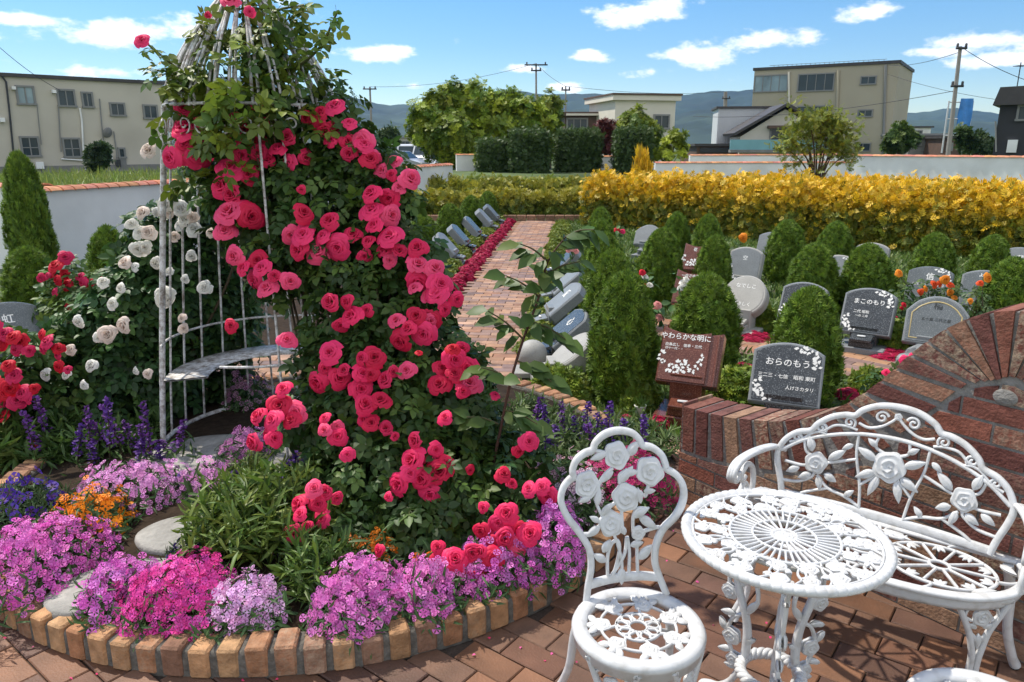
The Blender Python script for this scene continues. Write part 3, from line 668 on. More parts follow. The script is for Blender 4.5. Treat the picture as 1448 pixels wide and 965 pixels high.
wire('lower power line crossing in front of the tan block', p(980,165,66), e1-[0,0,2.4], .5); wire('power line from the pole above the cars to the pole behind the round tree', e3, e2, .6)
wire('power line from the pole behind the round tree to the short pole', e2, e4, .2); wire('single wire sloping down to the apartment block', p(-30,40,45), p(85,128,50), .3)
wire('power line passing low across the hills between the flat house and the shed', e4, e5, .4); wire('second line from the tan block to the right edge', p(1255,105,79), p(1500,150,60), .5)
# television aerial on the black house
t = thing('roof_aerial','small television aerial above the black house','aerial',(*D(1423,215,46)[:2],4.9)); mb = MB(); mb.tube([(0,0,0),(0,0,1.5)],.03,5)
for i in range(5): mb.tube([(-.3+.0*i,-.25+.12*i,1.3),(.3,-.25+.12*i,1.3)],.015,4)
mb.build('mast','dark',t)
# ------------------------------------------------------------------ cars
def car(label, x, y, rzv, m, kind):
    t = thing('parked_car', label, 'car', (x,y,-.05), rzv, 'cars parked beyond the garden')
    if kind == 'van': prof = [(-1.7,.35),(1.7,.35),(1.7,.95),(1.45,1.05),(1.15,1.75),(.9,1.85),(-1.6,1.85),(-1.7,1.6)]; wn = [(-1.5,1.1),(1.2,1.1),(.98,1.65),(-1.5,1.65)]; hw = .74
    else: prof = [(-2.1,.32),(2.1,.32),(2.15,.7),(1.3,.92),(.6,1.4),(-.9,1.45),(-1.75,1.0),(-2.15,.9)]; wn = [(-1.45,.98),(1.0,.95),(.5,1.32),(-.85,1.36)]; hw = .85
    F = lambda x,y,h: np.stack([x,h,y],-1)
    mb = MB(); mb.prism(prof, -hw, hw, F, ch=.05); mb.build('body', m, t, smooth=False)
    mb = MB(); mb.prism(wn, -hw-.012, hw+.012, F); x1 = wn[2][0]
    mb.build('side_windows', 'glass', t, smooth=False)
    mb = MB(); a_, b_ = (prof[3], prof[4]); d = np.array([b_[0]-a_[0], b_[1]-a_[1]]); n = np.array([d[1],-d[0]])/np.linalg.norm(d)*.015
    q = [np.array(a_)+d*.12+n*(1 if n[0]>0 else -1), np.array(a_)+d*.92+n*(1 if n[0]>0 else -1)]
    V = np.array([[(q[0][0],-hw*.85,q[0][1]),(q[0][0],hw*.85,q[0][1])],[(q[1][0],-hw*.8,q[1][1]),(q[1][0],hw*.8,q[1][1])]]); mb.grid(V); mb.build('windscreen','glass',t)
    for sx in (-1.1,1.15) if kind == 'van' else (-1.3,1.35):
        for sy in (-1,1):
            mb = MB(); mb.lathe([(.0,-.1),(.2,-.1),(.31,-.08),(.31,.08),(.2,.1),(.0,.1)],18); w = mb.build('wheel','rubber',t); w.location=(sx,sy*(hw-.06),.31); w.rotation_euler=(PI/2,0,0)
    for sy in (-1,1):
        mb = MB(); mb.box((prof[2][0]-.01,sy*hw*.75,.78 if kind=='van' else .66),(.04,.14,.09),ch=.03); mb.build('headlight','pot',t)
q = D(548,222,58); car('white van parked behind the wall just right of the rose cage', q[0],58,R(-60),MT['carwhite'],'van')
q = D(581,222,57); car('white boxy van facing the garden between the other parked cars', q[0],57,R(-95),MT['carwhite'],'van')
q = D(612,222,54); car('white van with large windscreen left of the big round tree', q[0],54,R(-120),MT['carwhite'],'van')
q = D(560,228,50); car('silver car half hidden behind the left wall', q[0],50,R(-20),MT['carsilver'],'sedan')
q = D(628,232,47); car('white car end showing beside the big round tree', q[0],47,R(-85),MT['carwhite'],'sedan')
# ================================================================== SWEEPING BRICK WALL
WA = np.array([.89,3.40]); WB = np.array([1.80,2.20]); wan = math.atan2(*(WB-WA)[::-1])
bw = thing('brick_wall', 'old red brick garden wall whose soldier course top sweeps up into an arch behind the white bench', 'wall', (*WA,0), wan)
ctl = [(-.08,.505),(.10,.515),(.264,.54),(.434,.58),(.583,.638),(.68,.70),(.77,.775),(.875,.89),(.985,1.035),(1.09,1.140),(1.20,1.205),(1.31,1.225),(1.42,1.195),(1.52,1.12),(1.60,1.0),(1.63,.86)]
top = catmull(ctl, 40); seg = np.r_[0, np.cumsum(np.linalg.norm(np.diff(top,axis=0),axis=1))]
T_ = np.gradient(top, axis=0); T_ /= np.linalg.norm(T_,axis=1)[:,None]; NRM = np.stack([T_[:,1],-T_[:,0]],1)   # pointing inwards / down
HUB = np.array([1.285,.925]); BL = .225
def down(i):                                   # brick direction: square to the curve, converging on the hub along the arch
    n = NRM[i]; h = HUB-top[i]; L = np.linalg.norm(h); w = np.clip((top[i][0]-.62)/.35,0,1)
    d = n*(1-w)+h/L*w; return d/np.linalg.norm(d)
TH = .115; mb = MB(); pitch = .078; nbk = int(seg[-1]/pitch)
FW = lambda x,y,h: np.stack([x,h,y],-1)        # wall plane: x along, y up, h = depth (back is +)
pal = [(.155,.058,.043),(.19,.070,.048),(.12,.046,.038),(.22,.105,.068),(.145,.062,.052),(.26,.155,.10)]
inner = []
for i in range(nbk):
    sa, sb = (i+.10)*pitch*seg[-1]/(nbk*pitch), (i+.90)*pitch*seg[-1]/(nbk*pitch)
    ja, jb = np.searchsorted(seg,sa), min(np.searchsorted(seg,sb),len(top)-1); jm = (ja+jb)//2
    d = down(jm); ta, tb = top[ja], top[jb]; L = BL*random.uniform(.97,1.0)
    dist = np.linalg.norm(HUB-top[jm]); narrow = 1.0
    if top[jm][0] > .9: narrow = max(.24, (dist-L)/dist*1.0)
    mid = (ta+tb)/2; hw = (tb-ta)/2; ia, ib = mid+d*L-hw*narrow, mid+d*L+hw*narrow; inner.append(mid+d*(L+.012))
    poly = [ta, tb, ib, ia]; wear = random.choice([0,.05,.1,.3,.7,1.0]); c = (*(np.array(random.choice(pal))*random.uniform(.85,1.2)), wear)
    o = random.uniform(-.003,.003); mb.prism(poly, TH*2+.004, -.004+o, FW, c, ch=0)
inner = np.array(inner)
# mortar body a little behind the brick faces, and horizontal courses below the soldiers
body = np.concatenate([top+NRM*.006, [[1.625,-.06],[-.075,-.06]]]); mo = MB(); mo.prism(body, TH*2-.004, .005, FW)
def hin(x):
    k = inner[(inner[:,0] > x-.25)]; return float(np.interp(x, inner[:,0], inner[:,1])) if x < inner[:,0].max() else .8
io = np.argsort(inner[:,0]); inx, iny = inner[io,0], np.minimum.accumulate(inner[io,1][::-1])[::-1] if False else inner[io,1]
z = .0; row = 0
while z < 1.0:
    x = -.08-(.11 if row%2 else 0)
    while x < 1.62:
        x0, x1 = max(x,-.08), min(x+.215,1.63); z0, z1 = z+.005, z+.068
        if x1-x0 > .03:
            k = np.linspace(x0,x1,7); t_ = np.interp(k,inx,iny)-.012; tt = np.minimum(z1,t_)
            ok = tt > z0+.008
            if ok.any():
                k, tt = k[ok], tt[ok]
                if len(k) > 1 and k[-1]-k[0] > .02:
                    poly = [(k[0],z0),(k[-1],z0)]+[(a_,b_) for a_,b_ in zip(k[::-1],tt[::-1])]
                    wear = random.choice([0,.1,.2,.3,.6,1.0]); c = (*(np.array(random.choice(pal))*random.uniform(.85,1.2)), wear)
                    mb.prism(poly, TH*2+random.uniform(.0,.003), random.uniform(-.002,.001), FW, c)
        x += .225
    z += .075; row += 1
for j in range(7):                              # brick ends closing the left end of the wall
    mb.box((-.079,.058,j*.075+.037),(.006,.053,.031),col=(*random.choice(pal),.2)); mb.box((-.079,.172,j*.075+.037),(.006,.053,.031),col=(*random.choice(pal),.7))
mb.build('bricks','brick',bw,smooth=False); mo.build('mortar','mortar',bw,smooth=False)
m2 = MB(); m2.lathe([(0,-.012),(.03,-.010),(.05,-.004),(.06,.008)],20); hubo = m2.build('mortar_hub','mortar',bw); hubo.location=(HUB[0],.0,HUB[1]); hubo.rotation_euler=(-PI/2,0,0); hubo.scale=(.75,.55,.6)

# ================================================================== CAST METAL FURNITURE
def frontleg(mb, fm, top_z=.40, wd=.075, ros=.026):
    """lace panel leg in its own plane: x sideways, y up"""
    for s in (-1,1):
        mb.sweep([(s*wd,top_z),(s*wd*.72,top_z-.05),(s*wd*.36,top_z-.115),(s*.016,top_z-.17),(s*.010,.18),(s*.012,.06),(s*.016,.02)],[.018,.018,.019,.02,.02,.02,.022],.02,fm)
        mb.leaf_relief((s*.01,top_z-.10),(s*wd*.45,top_z-.085),.02,fm,.004); mb.leaf_relief((s*.006,top_z-.15),(s*.022,top_z-.115),.016,fm,.004)
        mb.sweep([(s*.02,top_z-.02),(s*.045,top_z-.035),(s*.05,top_z-.06),(s*.03,top_z-.075)],.009,.012,fm)
    mb.sweep([(-wd,top_z-.004),(0,top_z-.012),(wd,top_z-.004)],.022,.02,fm)
    mb.rose_relief((0,top_z-.062),ros,fm,.006); mb.leaf_relief((0,top_z-.12),(0,top_z-.175),.022,fm,.004)
    mb.sweep([(-.02,top_z-.135),(0,top_z-.15),(.02,top_z-.135)],.008,.012,fm)
def radial_plane(cx, cy, ang, r0, splay, flip=1):
    er = np.array([math.cos(ang), math.sin(ang)]); et = np.array([-er[1], er[0]])
    def fm(x, y, h):
        r = r0+splay(y)+h; return np.stack([cx+er[0]*r+et[0]*x*flip, cy+er[1]*r+et[1]*x*flip, y], -1)
    return fm
def add_foot(parent, p):
    mb = MB(); mb.lathe([(0,0),(.013,0),(.014,.012),(0,.013)],12,p); return mb.build('foot_cap','rubber',parent)
flat = lambda z: (lambda x,y,h: np.stack([x,y,z+h],-1))

CX = lambda cx,cy: ((cx-(296-36*(635-cy)/615))*.00076, (640-cy)*.00076)
def make_chair(label, loc, rzv, group):
    t = thing('garden_chair', label, 'chair', loc, rzv, group)
    Z = .43; sr = .19
    def fb(x,y,h):                                # backrest plane, leaning back and slightly wrapped
        return np.stack([x, .140+.11*y/.475+.05*(y/.475)**2-.55*x*x-h, Z+.005+y*.985], -1)
    mb = MB(); C = lambda *p: [CX(a,b) for a,b in p]
    ol = C((136,652),(142,590),(152,520),(142,450),(102,385),(50,318),(24,258),(32,212),(58,184),(74,175),(72,148),(88,115),(122,93),(155,84),(168,58),(205,30),(260,18),(318,28),(350,54),(362,76),(400,84),(438,112),(453,150),(457,164),(495,186),(520,226),(520,280),(492,340),(442,392),(417,450),(412,515),(430,572),(462,645))
    mb.sweep(ol,.0215,.018,fb,res=4,n=10)
    mb.sweep(C((150,588),(215,578),(280,573),(360,572),(428,578)),.026,.016,fb)
    for st in ([(276,590),(279,520),(262,450),(240,395)],[(222,572),(220,490),(236,440),(262,432),(268,470),(252,540),(236,572)],[(240,560),(262,530),(290,480),(297,420)],[(308,575),(309,480),(300,418)],[(345,572),(340,480),(338,420)],
               [(324,410),(322,350),(340,315),(380,315)],[(275,320),(280,395)],[(266,215),(268,185),(300,165)],[(196,335),(172,280),(178,235)],[(182,212),(205,180),(240,155)],[(352,250),(372,265),(386,215)],[(212,310),(250,285)],
               [(190,365),(150,392),(112,392)],[(72,175),(100,195)],[(155,84),(215,98)],[(300,95),(352,72)],[(430,165),(457,164)],[(365,400),(420,385),(440,392)]):
        mb.sweep(C(*st),.010,.011,fb)
    for p,q,w in (((215,98),(145,118),26),((305,112),(342,60),36),((150,252),(96,270),26),((172,292),(184,222),28),((266,212),(322,152),30),((285,178),(345,172),26),((240,168),(182,208),24),((365,248),(412,244),22),((352,292),(342,232),24),((190,328),(240,285),26),((186,352),(142,328),22),((186,372),(128,402),30),((288,408),(276,372),24),((214,505),(158,472),30),((198,468),(232,424),30),((348,505),(400,452),34),((318,345),(388,308),28),((345,342),(420,388),34),((312,452),(364,440),24)):
        a,b = CX(*p),CX(*q); mb.leaf_relief(a,b,w*.00092,fb,.004)
    for x,y,r in ((255,108,48),(132,208,48),(389,172,52),(291,267,51),(231,362,47)): mb.rose_relief(CX(x,y),r*.00080,fb,.004,ph=x*.1)
    for x,y,r in ((342,404,26),): mb.rose_relief(CX(x,y),r*.0008,fb,.004)
    mb.leaf_relief(CX(278,535),CX(278,600),.03,fb,.006)
    mb.build('backrest','cast',t)
    # seat
    mb = MB(); fs_ = flat(Z-.01); circ = lambda r,n=40,ph=0: [(r*math.cos(2*PI*i/n+ph), r*math.sin(2*PI*i/n+ph)) for i in range(n)]
    mb.lathe([(sr-.046,Z-.014),(sr-.042,Z-.002),(sr-.02,Z+.003),(sr-.006,Z-.001),(sr,Z-.012),(sr-.002,Z-.022),(sr-.007,Z-.026),(sr-.008,Z-.05),(sr-.012,Z-.052),(sr-.014,Z-.03),(sr-.046,Z-.024),(sr-.046,Z-.014)],72)
    mb.sweep(circ(.026),.009,.01,fs_,True); mb.sweep(circ(.062),.009,.01,fs_,True); mb.sweep(circ(.108),.008,.01,fs_,True)
    for i in range(9):
        a = 2*PI*i/9; mb.sweep([(.026*math.cos(a-.1),.026*math.sin(a-.1)),(.05*math.cos(a-.28),.05*math.sin(a-.28)),(.062*math.cos(a),.062*math.sin(a)),(.05*math.cos(a+.28),.05*math.sin(a+.28)),(.026*math.cos(a+.1),.026*math.sin(a+.1))],.0075,.01,fs_)
    for i in range(7):
        a = 2*PI*i/7+.25; c_ = (.104*math.cos(a),.104*math.sin(a)); mb.rose_relief(c_,.027,fs_,.003,ph=i)
        for da,r in ((.30,.152),(-.28,.15),(.06,.155)):
            p_ = (.118*math.cos(a+da*.35),.118*math.sin(a+da*.35)); q_ = (r*math.cos(a+da),r*math.sin(a+da)); mb.leaf_relief(p_,q_,.024,fs_,.002)
        mb.sweep([(.062*math.cos(a),.062*math.sin(a)),(.08*math.cos(a+.1),.08*math.sin(a+.1)),(.1*math.cos(a),.1*math.sin(a))],.008,.01,fs_)
    mb.build('seat','cast',t)
    for a in (R(-130),R(-50)):
        sp = lambda y: .05*np.clip((.30-y)/.3,0,1)**1.6-.018*np.exp(-((y-.12)/.07)**2)
        fm = radial_plane(0,0,a,sr-.028,sp); mb = MB(); frontleg(mb,fm,Z-.03); l = mb.build('leg','cast',t); p = fm(np.array(0.),np.array(0.),np.array(0.)); add_foot(l,p)
    for s in (-1,1):
        x0 = .135*s; mb = MB(); P_ = [(x0,.12,Z-.02),(x0*1.12,.15,.30),(x0*1.2,.17,.17),(x0*1.35,.225,.05),(x0*1.42,.25,.012)]
        P_ = catmull(P_,6); mb.tube(P_,[.015,.014,.0125,.013,.015],10); mb.tube([(x0*.9,.08,Z-.03),(x0*.6,.1,Z-.09),(x0*1.13,.152,.28)],.007,8,res=6); l = mb.build('leg','cast',t); add_foot(l,P_[-1]*[1,1,0])
    return t
make_chair('white cast metal garden chair with rose pattern back, standing beside the flower bed kerb', (.36,1.84,0), R(7), 'white garden chairs at the table')
make_chair('white round cast chair seat showing at the bottom edge in front of the bench', (1.135,1.475,0), R(-108), 'white garden chairs at the table')

# ---- round table
tb = thing('garden_table', 'round white cast metal table with openwork rose top and twisted lace legs', 'table', (.785,1.925,0), R(15))
Z = .67; RT = .292; mb = MB(); n = 528; a = np.arange(n)*2*PI/n
prof = [(-.030,-.006),(-.024,.0),(-.014,.0035),(-.005,.001),(0,-.008),(-.003,-.018),(-.010,-.024),(-.020,-.026),(-.03,-.02)]
rib = (np.abs(np.sin(a*66/2))**.45)
V = np.stack([np.stack([(RT+dr-.0022*(1-rib)*(1 if j in (2,3,4,5) else 0))*np.cos(a),(RT+dr-.0022*(1-rib)*(1 if j in (2,3,4,5) else 0))*np.sin(a),Z+dz-.0026*(1-rib)*(1 if j in (1,2,3) else 0)],-1) for j,(dr,dz) in enumerate(prof)])
mb.grid(V,cv=True); ft = flat(Z-.010); circ = lambda r,n=48: [(r*math.cos(2*PI*i/n),r*math.sin(2*PI*i/n)) for i in range(n)]
for r,w in ((.034,.010),(.088,.0075),(.152,.009),(.258,.008)): mb.sweep(circ(r),w,.011,ft,True,res=3)
for i in range(44):
    q = 2*PI*i/44; r0 = .034 if i%2==0 else .088; mb.sweep([(r0*math.cos(q),r0*math.sin(q)),(.152*math.cos(q),.152*math.sin(q))],.0066,.010,ft,raw=True)
mb.rose_relief((0,0),.03,ft,.0)
for i in range(22): q = 2*PI*i/22; mb.sweep([(.028*math.cos(q),.028*math.sin(q)),(.088*math.cos(q),.088*math.sin(q))],.0055,.009,ft,raw=True)
rr_ = random.Random(4)
for k,(cnt,rad,sz) in enumerate(((14,.180,.0235),(18,.232,.0245))):
    for i in range(cnt):
        q = 2*PI*(i+.5*k)/cnt+rr_.uniform(-.05,.05); r = rad+rr_.uniform(-.006,.006); c_ = np.array([r*math.cos(q),r*math.sin(q)]); mb.rose_relief(c_,sz*rr_.uniform(.88,1.08),ft,.001,ph=rr_.random()*6)
        for _ in range(3):
            w = rr_.uniform(0,6.28); p_ = c_+np.array([math.cos(w),math.sin(w)])*sz*.8; q_ = c_+np.array([math.cos(w+.2),math.sin(w+.2)])*sz*rr_.uniform(1.5,1.95)
            if .15 < np.hypot(*q_) < .262: mb.leaf_relief(p_,q_,.019,ft,.0)
for i in range(36):
    q = 2*PI*i/36+.05; mb.sweep([(.15*math.cos(q),.15*math.sin(q)),(.205*math.cos(q+.14*(-1)**i),.205*math.sin(q+.14*(-1)**i)),(.262*math.cos(q-.05),.262*math.sin(q-.05))],.0065,.009,ft)
mb.build('tabletop','cast',tb)
mb = MB(); mb.lathe([(.11,Z-.024),(.15,Z-.022),(.15,Z-.034),(.11,Z-.036),(.11,Z-.024)],48); mb.build('apron','cast',tb)
base_ang = math.atan2(-1.925,-.785)-R(15)+R(8)
for k in range(3):
    an = base_ang+k*2*PI/3; er = np.array([math.cos(an),math.sin(an)]); et = np.array([-er[1],er[0]])
    fm = lambda x,y,h,er=er,et=et: np.stack([er[0]*x+et[0]*h, er[1]*x+et[1]*h, y],-1); mb = MB()
    mb.sweep([(.115,.640),(.125,.58),(.135,.50),(.118,.42),(.090,.34),(.082,.26),(.095,.17),(.125,.10),(.165,.06),(.20,.05),(.225,.035),(.218,.012)],[.024,.024,.024,.022,.024,.028,.024,.02,.018,.017,.016,.02],.024,fm,n=10)
    mb.sweep([(.150,.640),(.142,.57),(.105,.525),(.068,.47),(.060,.41),(.085,.365),(.13,.33),(.148,.27),(.13,.21),(.105,.17)],.012,.015,fm); mb.sweep([(.21,.640),(.185,.585),(.158,.535),(.155,.45),(.14,.41)],.012,.014,fm)
    mb.sweep([(.095,.17),(.075,.11),(.085,.06),(.105,.05)],.012,.015,fm)
    for p_,q_ in (((.12,.53),(.185,.55)),((.09,.365),(.055,.42)),((.125,.345),(.175,.335)),((.13,.40),(.175,.425)),((.15,.275),(.178,.31)),((.128,.215),(.175,.20)),((.10,.165),(.15,.155)),((.09,.26),(.055,.285)),((.118,.44),(.09,.50)),((.075,.12),(.05,.15))):
        mb.leaf_relief(p_,q_,.026,fm,.004); mb.leaf_relief(q_,p_,.02,lambda x,y,h,f=fm: f(x,y,-h),.004)
    for c_,r in (((.148,.415),.026),((.132,.262),.028),((.118,.185),.024)): mb.rose_relief(c_,r,fm,.008); mb.rose_relief(c_,r,lambda x,y,h,f=fm: f(x,y,-h),.008,ph=1)
    l = mb.build('leg','cast',tb); add_foot(l,(er[0]*.22,er[1]*.22,0))
mb = MB(); q = np.linspace(0,2*PI,181)[:-1]
for ph in (0,2*PI/3,4*PI/3):
    P_ = np.stack([(.088+.009*np.cos(9*q+ph))*np.cos(q),(.088+.009*np.cos(9*q+ph))*np.sin(q),.20+.009*np.sin(9*q+ph)],-1); mb.tube(P_,.0095,7,closed=True)
mb.build('ring_stretcher','cast',tb)

# ---- bench
BM = np.array([1.325,2.43]); bn = thing('garden_bench', 'white cast metal bench with scalloped rose back against the brick wall', 'bench', (*BM,0), R(-38.5))
Z = .43; mb = MB()
fb = lambda x,y,h: np.stack([x, .015+.10*y/.41-.22*x*x-h, Z+.01+y*.98],-1)
half = [(.345,-.005),(.358,.05),(.378,.11),(.386,.160),(.366,.212),(.328,.246),(.283,.262),(.262,.292),(.220,.325),(.175,.342),(.142,.346),(.118,.372),(.065,.398)]
ol = [(-x,y) for x,y in half]+[(0,.406)]+half[::-1]; mb.sweep(ol,.0225,.019,fb,res=5,n=10)
mb.sweep([(-.35,.004),(-.2,.004),(0,.004),(.2,.004),(.35,.004)],.034,.014,fb)
arch = [(-.375,.168),(-.30,.222),(-.2,.262),(-.1,.285),(0,.292),(.1,.285),(.2,.262),(.30,.222),(.375,.168)]; mb.sweep(arch,.014,.015,fb)
def spiral(c,r,a0,turns,sg,n=22): return [(c[0]+r*(1-.80*i/(n-1))*math.cos(a0+sg*turns*2*PI*i/(n-1)),c[1]+r*(1-.80*i/(n-1))*math.sin(a0+sg*turns*2*PI*i/(n-1))) for i in range(n)]
for s in (-1,1):
    S = lambda L: [(s*x,y) for x,y in L]
    mb.sweep(S([(.0,.372),(.018,.35),(.05,.325),(.09,.312),(.125,.322)]),.010,.012,fb)
    for c_,r,a0,sg,lead in (((.052,.358),.023,PI*.9,-1,None),((.155,.318),.021,PI*1.2,-1,None),((.248,.278),.020,PI*1.2,-1,None),((.325,.226),.017,PI*1.2,-1,None)):
        mb.sweep(S(spiral(c_,r,a0,1.35,sg)),.0095,.012,fb,raw=True)
    mb.sweep(S([(.125,.295),(.145,.300),(.17,.302),(.205,.296),(.235,.272),(.262,.258)]),.010,.012,fb); mb.sweep(S([(.22,.255),(.25,.262),(.28,.25),(.31,.222),(.35,.205)]),.010,.012,fb)
    # stems
    for st in ([(.118,.285),(.112,.2),(.085,.10),(.072,.004)],[(.05,.29),(.055,.25),(.02,.23)],[(.11,.19),(.16,.17),(.215,.15)],[(.30,.225),(.285,.18),(.255,.165)],[(.355,.13),(.30,.125),(.27,.13)],[(.36,.055),(.30,.06),(.255,.085),(.245,.105)],[(.075,.02),(.13,.045),(.19,.06),(.235,.10)],[(.085,.10),(.05,.135),(.03,.155)],[(.19,.06),(.26,.03),(.30,.006)]):
        mb.sweep(S(st),.0105,.012,fb)
    for p_,q_,w in (((.045,.20),(.115,.235),.036),((.04,.16),(.105,.125),.036),((.03,.148),(.052,.07),.034),((.05,.25),(.085,.275),.026),((.205,.165),(.15,.215),.034),((.265,.185),(.285,.245),.034),((.30,.115),(.345,.09),.03),((.21,.11),(.165,.09),.032),((.255,.10),(.30,.075),.03),((.23,.10),(.215,.045),.03),((.13,.045),(.10,.075),.024),((.13,.24),(.165,.215),.024)):
        mb.leaf_relief((s*p_[0],p_[1]),(s*q_[0],q_[1]),w,fb,.004)
    mb.rose_relief((s*.245,.145),.040,fb,.005,ph=s)
mb.rose_relief((0,.19),.054,fb,.006,ph=.4); mb.rose_relief((0,.372),.013,fb,.004)
mb.build('backrest','cast',bn)
mb = MB(); fs_ = flat(Z-.01)
so_ = [(-.43,.02),(-.455,-.05),(-.452,-.14),(-.41,-.235),(-.32,-.315),(-.18,-.362),(0,-.375),(.18,-.362),(.32,-.315),(.41,-.235),(.452,-.14),(.455,-.05),(.43,.02)]
mb.sweep(so_,.036,.020,fs_,n=12); mb.sweep([(-.43,.02),(0,.012),(.43,.02)],.04,.018,fs_); mb.sweep([(x*.985,y*.985) for x,y in so_],.010,.05,flat(Z-.034))
for s in (-1,1):
    c_ = (s*.225,-.165); el = lambda r,n=32,k=1.22: [(c_[0]+r*k*math.cos(2*PI*i/n),c_[1]+r*math.sin(2*PI*i/n)) for i in range(n)]
    mb.sweep(el(.025),.012,.012,fs_,True,res=3); mb.sweep(el(.132),.011,.012,fs_,True,res=3)
    for i in range(10):
        q = 2*PI*i/10+.15; mb.sweep([(c_[0]+.028*1.2*math.cos(q),c_[1]+.028*math.sin(q)),(c_[0]+.132*1.22*math.cos(q),c_[1]+.132*math.sin(q))],.0095,.012,fs_,raw=True)
        q2 = q+PI/10; p_ = np.array([c_[0]+.128*1.22*math.cos(q2),c_[1]+.128*math.sin(q2)]); d_ = np.array([-1.2*math.cos(q2),-math.sin(q2)])
        for w in (-.6,0,.6):
            d2 = np.array([d_[0]*math.cos(w)-d_[1]*math.sin(w),d_[0]*math.sin(w)+d_[1]*math.cos(w)])
            mb.leaf_relief(p_,p_+d2*.034,.016,fs_,.002)
    for p_,q_ in (((.02,-.03),(.12,-.05)),((.03,-.06),(.09,-.02)),((.02,-.12),(.07,-.16)),((.02,-.2),(.08,-.26)),((.03,-.3),(.12,-.325)),((.33,-.28),(.39,-.22)),((.02,-.26),(.06,-.33)),((.38,-.04),(.43,-.08))): mb.leaf_relief((s*p_[0],p_[1]),(s*q_[0],q_[1]),.026,fs_,.002)
    mb.sweep([(s*x,y) for x,y in ((.005,.0),(.03,-.08),(.06,-.165),(.03,-.27),(.005,-.37))],.012,.012,fs_); mb.sweep([(s*x,y) for x,y in ((.06,.01),(.03,-.02),(.05,-.06),(.09,-.06),(.10,-.03))],.009,.012,fs_); mb.sweep([(s*x,y) for x,y in ((.06,-.36),(.035,-.33),(.06,-.29),(.10,-.30))],.009,.012,fs_)
    mb.sweep([(s*x,y) for x,y in ((.385,-.165),(.42,-.15),(.445,-.12))],.010,.012,fs_); mb.sweep([(s*x,y) for x,y in ((.225,-.033),(.235,-.01),(.26,.008))],.010,.012,fs_); mb.sweep([(s*x,y) for x,y in ((.225,-.297),(.22,-.32),(.2,-.35))],.010,.012,fs_)
for y in (-.06,-.14,-.22,-.31): mb.sweep([(-.05,y),(0,y-.02),(.05,y)],.009,.012,fs_)
mb.rose_relief((0,-.165),.026,fs_,.003); mb.build('seat','cast',bn)
for s in (-1,1):
    mb = MB(); P_ = catmull([(s*.380,.06,Z+.165),(s*.405,.01,Z+.185),(s*.435,-.09,Z+.19),(s*.452,-.19,Z+.185),(s*.455,-.245,Z+.17),(s*.455,-.262,Z+.14),(s*.455,-.24,Z+.118),(s*.455,-.215,Z+.128),(s*.455,-.214,Z+.148)],6)
    for off in (-.009,0,.009): mb.tube(P_+[off*s,0,0],.0105,9)
    P_ = catmull([(s*.445,-.07,Z-.005),(s*.448,-.05,Z+.06),(s*.446,-.08,Z+.12),(s*.446,-.14,Z+.15),(s*.448,-.185,Z+.125),(s*.448,-.17,Z+.095),(s*.448,-.145,Z+.105)],6); mb.tube(P_,.011,9)
    P_ = catmull([(s*.445,-.20,Z-.005),(s*.447,-.19,Z+.05),(s*.448,-.15,Z+.075),(s*.448,-.115,Z+.055),(s*.448,-.13,Z+.03),(s*.448,-.15,Z+.04)],6); mb.tube(P_,.010,9)
    mb.build('armrest','cast',bn)
    fm = radial_plane(s*.365,-.255,R(-90)+s*R(38),.0,lambda y: .055*np.clip((.30-y)/.3,0,1)**1.6-.02*np.exp(-((y-.12)/.07)**2)); mb = MB(); frontleg(mb,fm,Z-.03,.085,.03); l = mb.build('leg','cast',bn); add_foot(l,fm(np.array(0.),np.array(0.),np.array(0.)))
    mb = MB(); P_ = catmull([(s*.40,.0,Z-.02),(s*.42,.015,.30),(s*.43,.02,.17),(s*.455,.05,.06),(s*.47,.075,.012)],6); mb.tube(P_,[.017,.016,.015,.015,.018],10); l = mb.build('leg','cast',bn); add_foot(l,P_[-1]*[1,1,0])

# ================================================================== GRAVESTONES
def text_mb(body, size, fm, h=.002, align='CENTER'):
    c = bpy.data.curves.new('writing','FONT'); c.body = body; c.size = size; c.align_x = align; c.align_y = 'CENTER'; c.offset = size*.012; c.resolution_u = 2
    o = bpy.data.objects.new('writing', c); COL.objects.link(o); bpy.context.view_layer.update(); me = o.to_mesh()
    V = np.array([v.co[:] for v in me.vertices]); mb = MB()
    if len(V):
        t3 = [p.vertices[:] for p in me.polygons if len(p.vertices)==3]; t4 = [p.vertices[:] for p in me.polygons if len(p.vertices)==4]
        mb.add(fm(V[:,0],V[:,1],np.full(len(V),h)),[np.array(x) for x in (t3,t4) if x])
    o.to_mesh_clear(); bpy.data.objects.remove(o); bpy.data.curves.remove(c); return mb
def flowers_mb(mb, pts, fm, s=.02, seed=0):
    r = random.Random(seed)
    for (x,y) in pts:
        for _ in range(4):
            a = r.uniform(0,6.28); L = s*r.uniform(.7,1.3); w = L*.32; d = np.array([math.cos(a),math.sin(a)]); n = np.array([-d[1],d[0]]); c0 = np.array([x,y])+d*L*.15
            P_ = np.array([c0,c0+d*L*.5+n*w,c0+d*L,c0+d*L*.5-n*w]); mb.add(fm(P_[:,0],P_[:,1],np.full(4,.0022+r.random()*.0008)),[[(0,1,2,3)]])
def arch_outline(w, h, rise, sh=0, n=13):
    k = np.linspace(1,-1,n); P_ = [(-w/2,0),(w/2,0),(w/2+sh,h-rise)]+[(x*(w/2+sh)*.985, h-rise*x*x*.9) for x in k[1:-1]]+[(-w/2-sh,h-rise)]
    return P_
def shoulder_outline(w,h): return [(-w/2,0),(w/2,0),(w/2+.01,h*.66),(w*.40,h*.82)]+[(x*w*.34,h-.05*(x*x)) for x in np.linspace(1,-1,9)]+[(-w*.40,h*.82),(-w/2-.01,h*.66)]
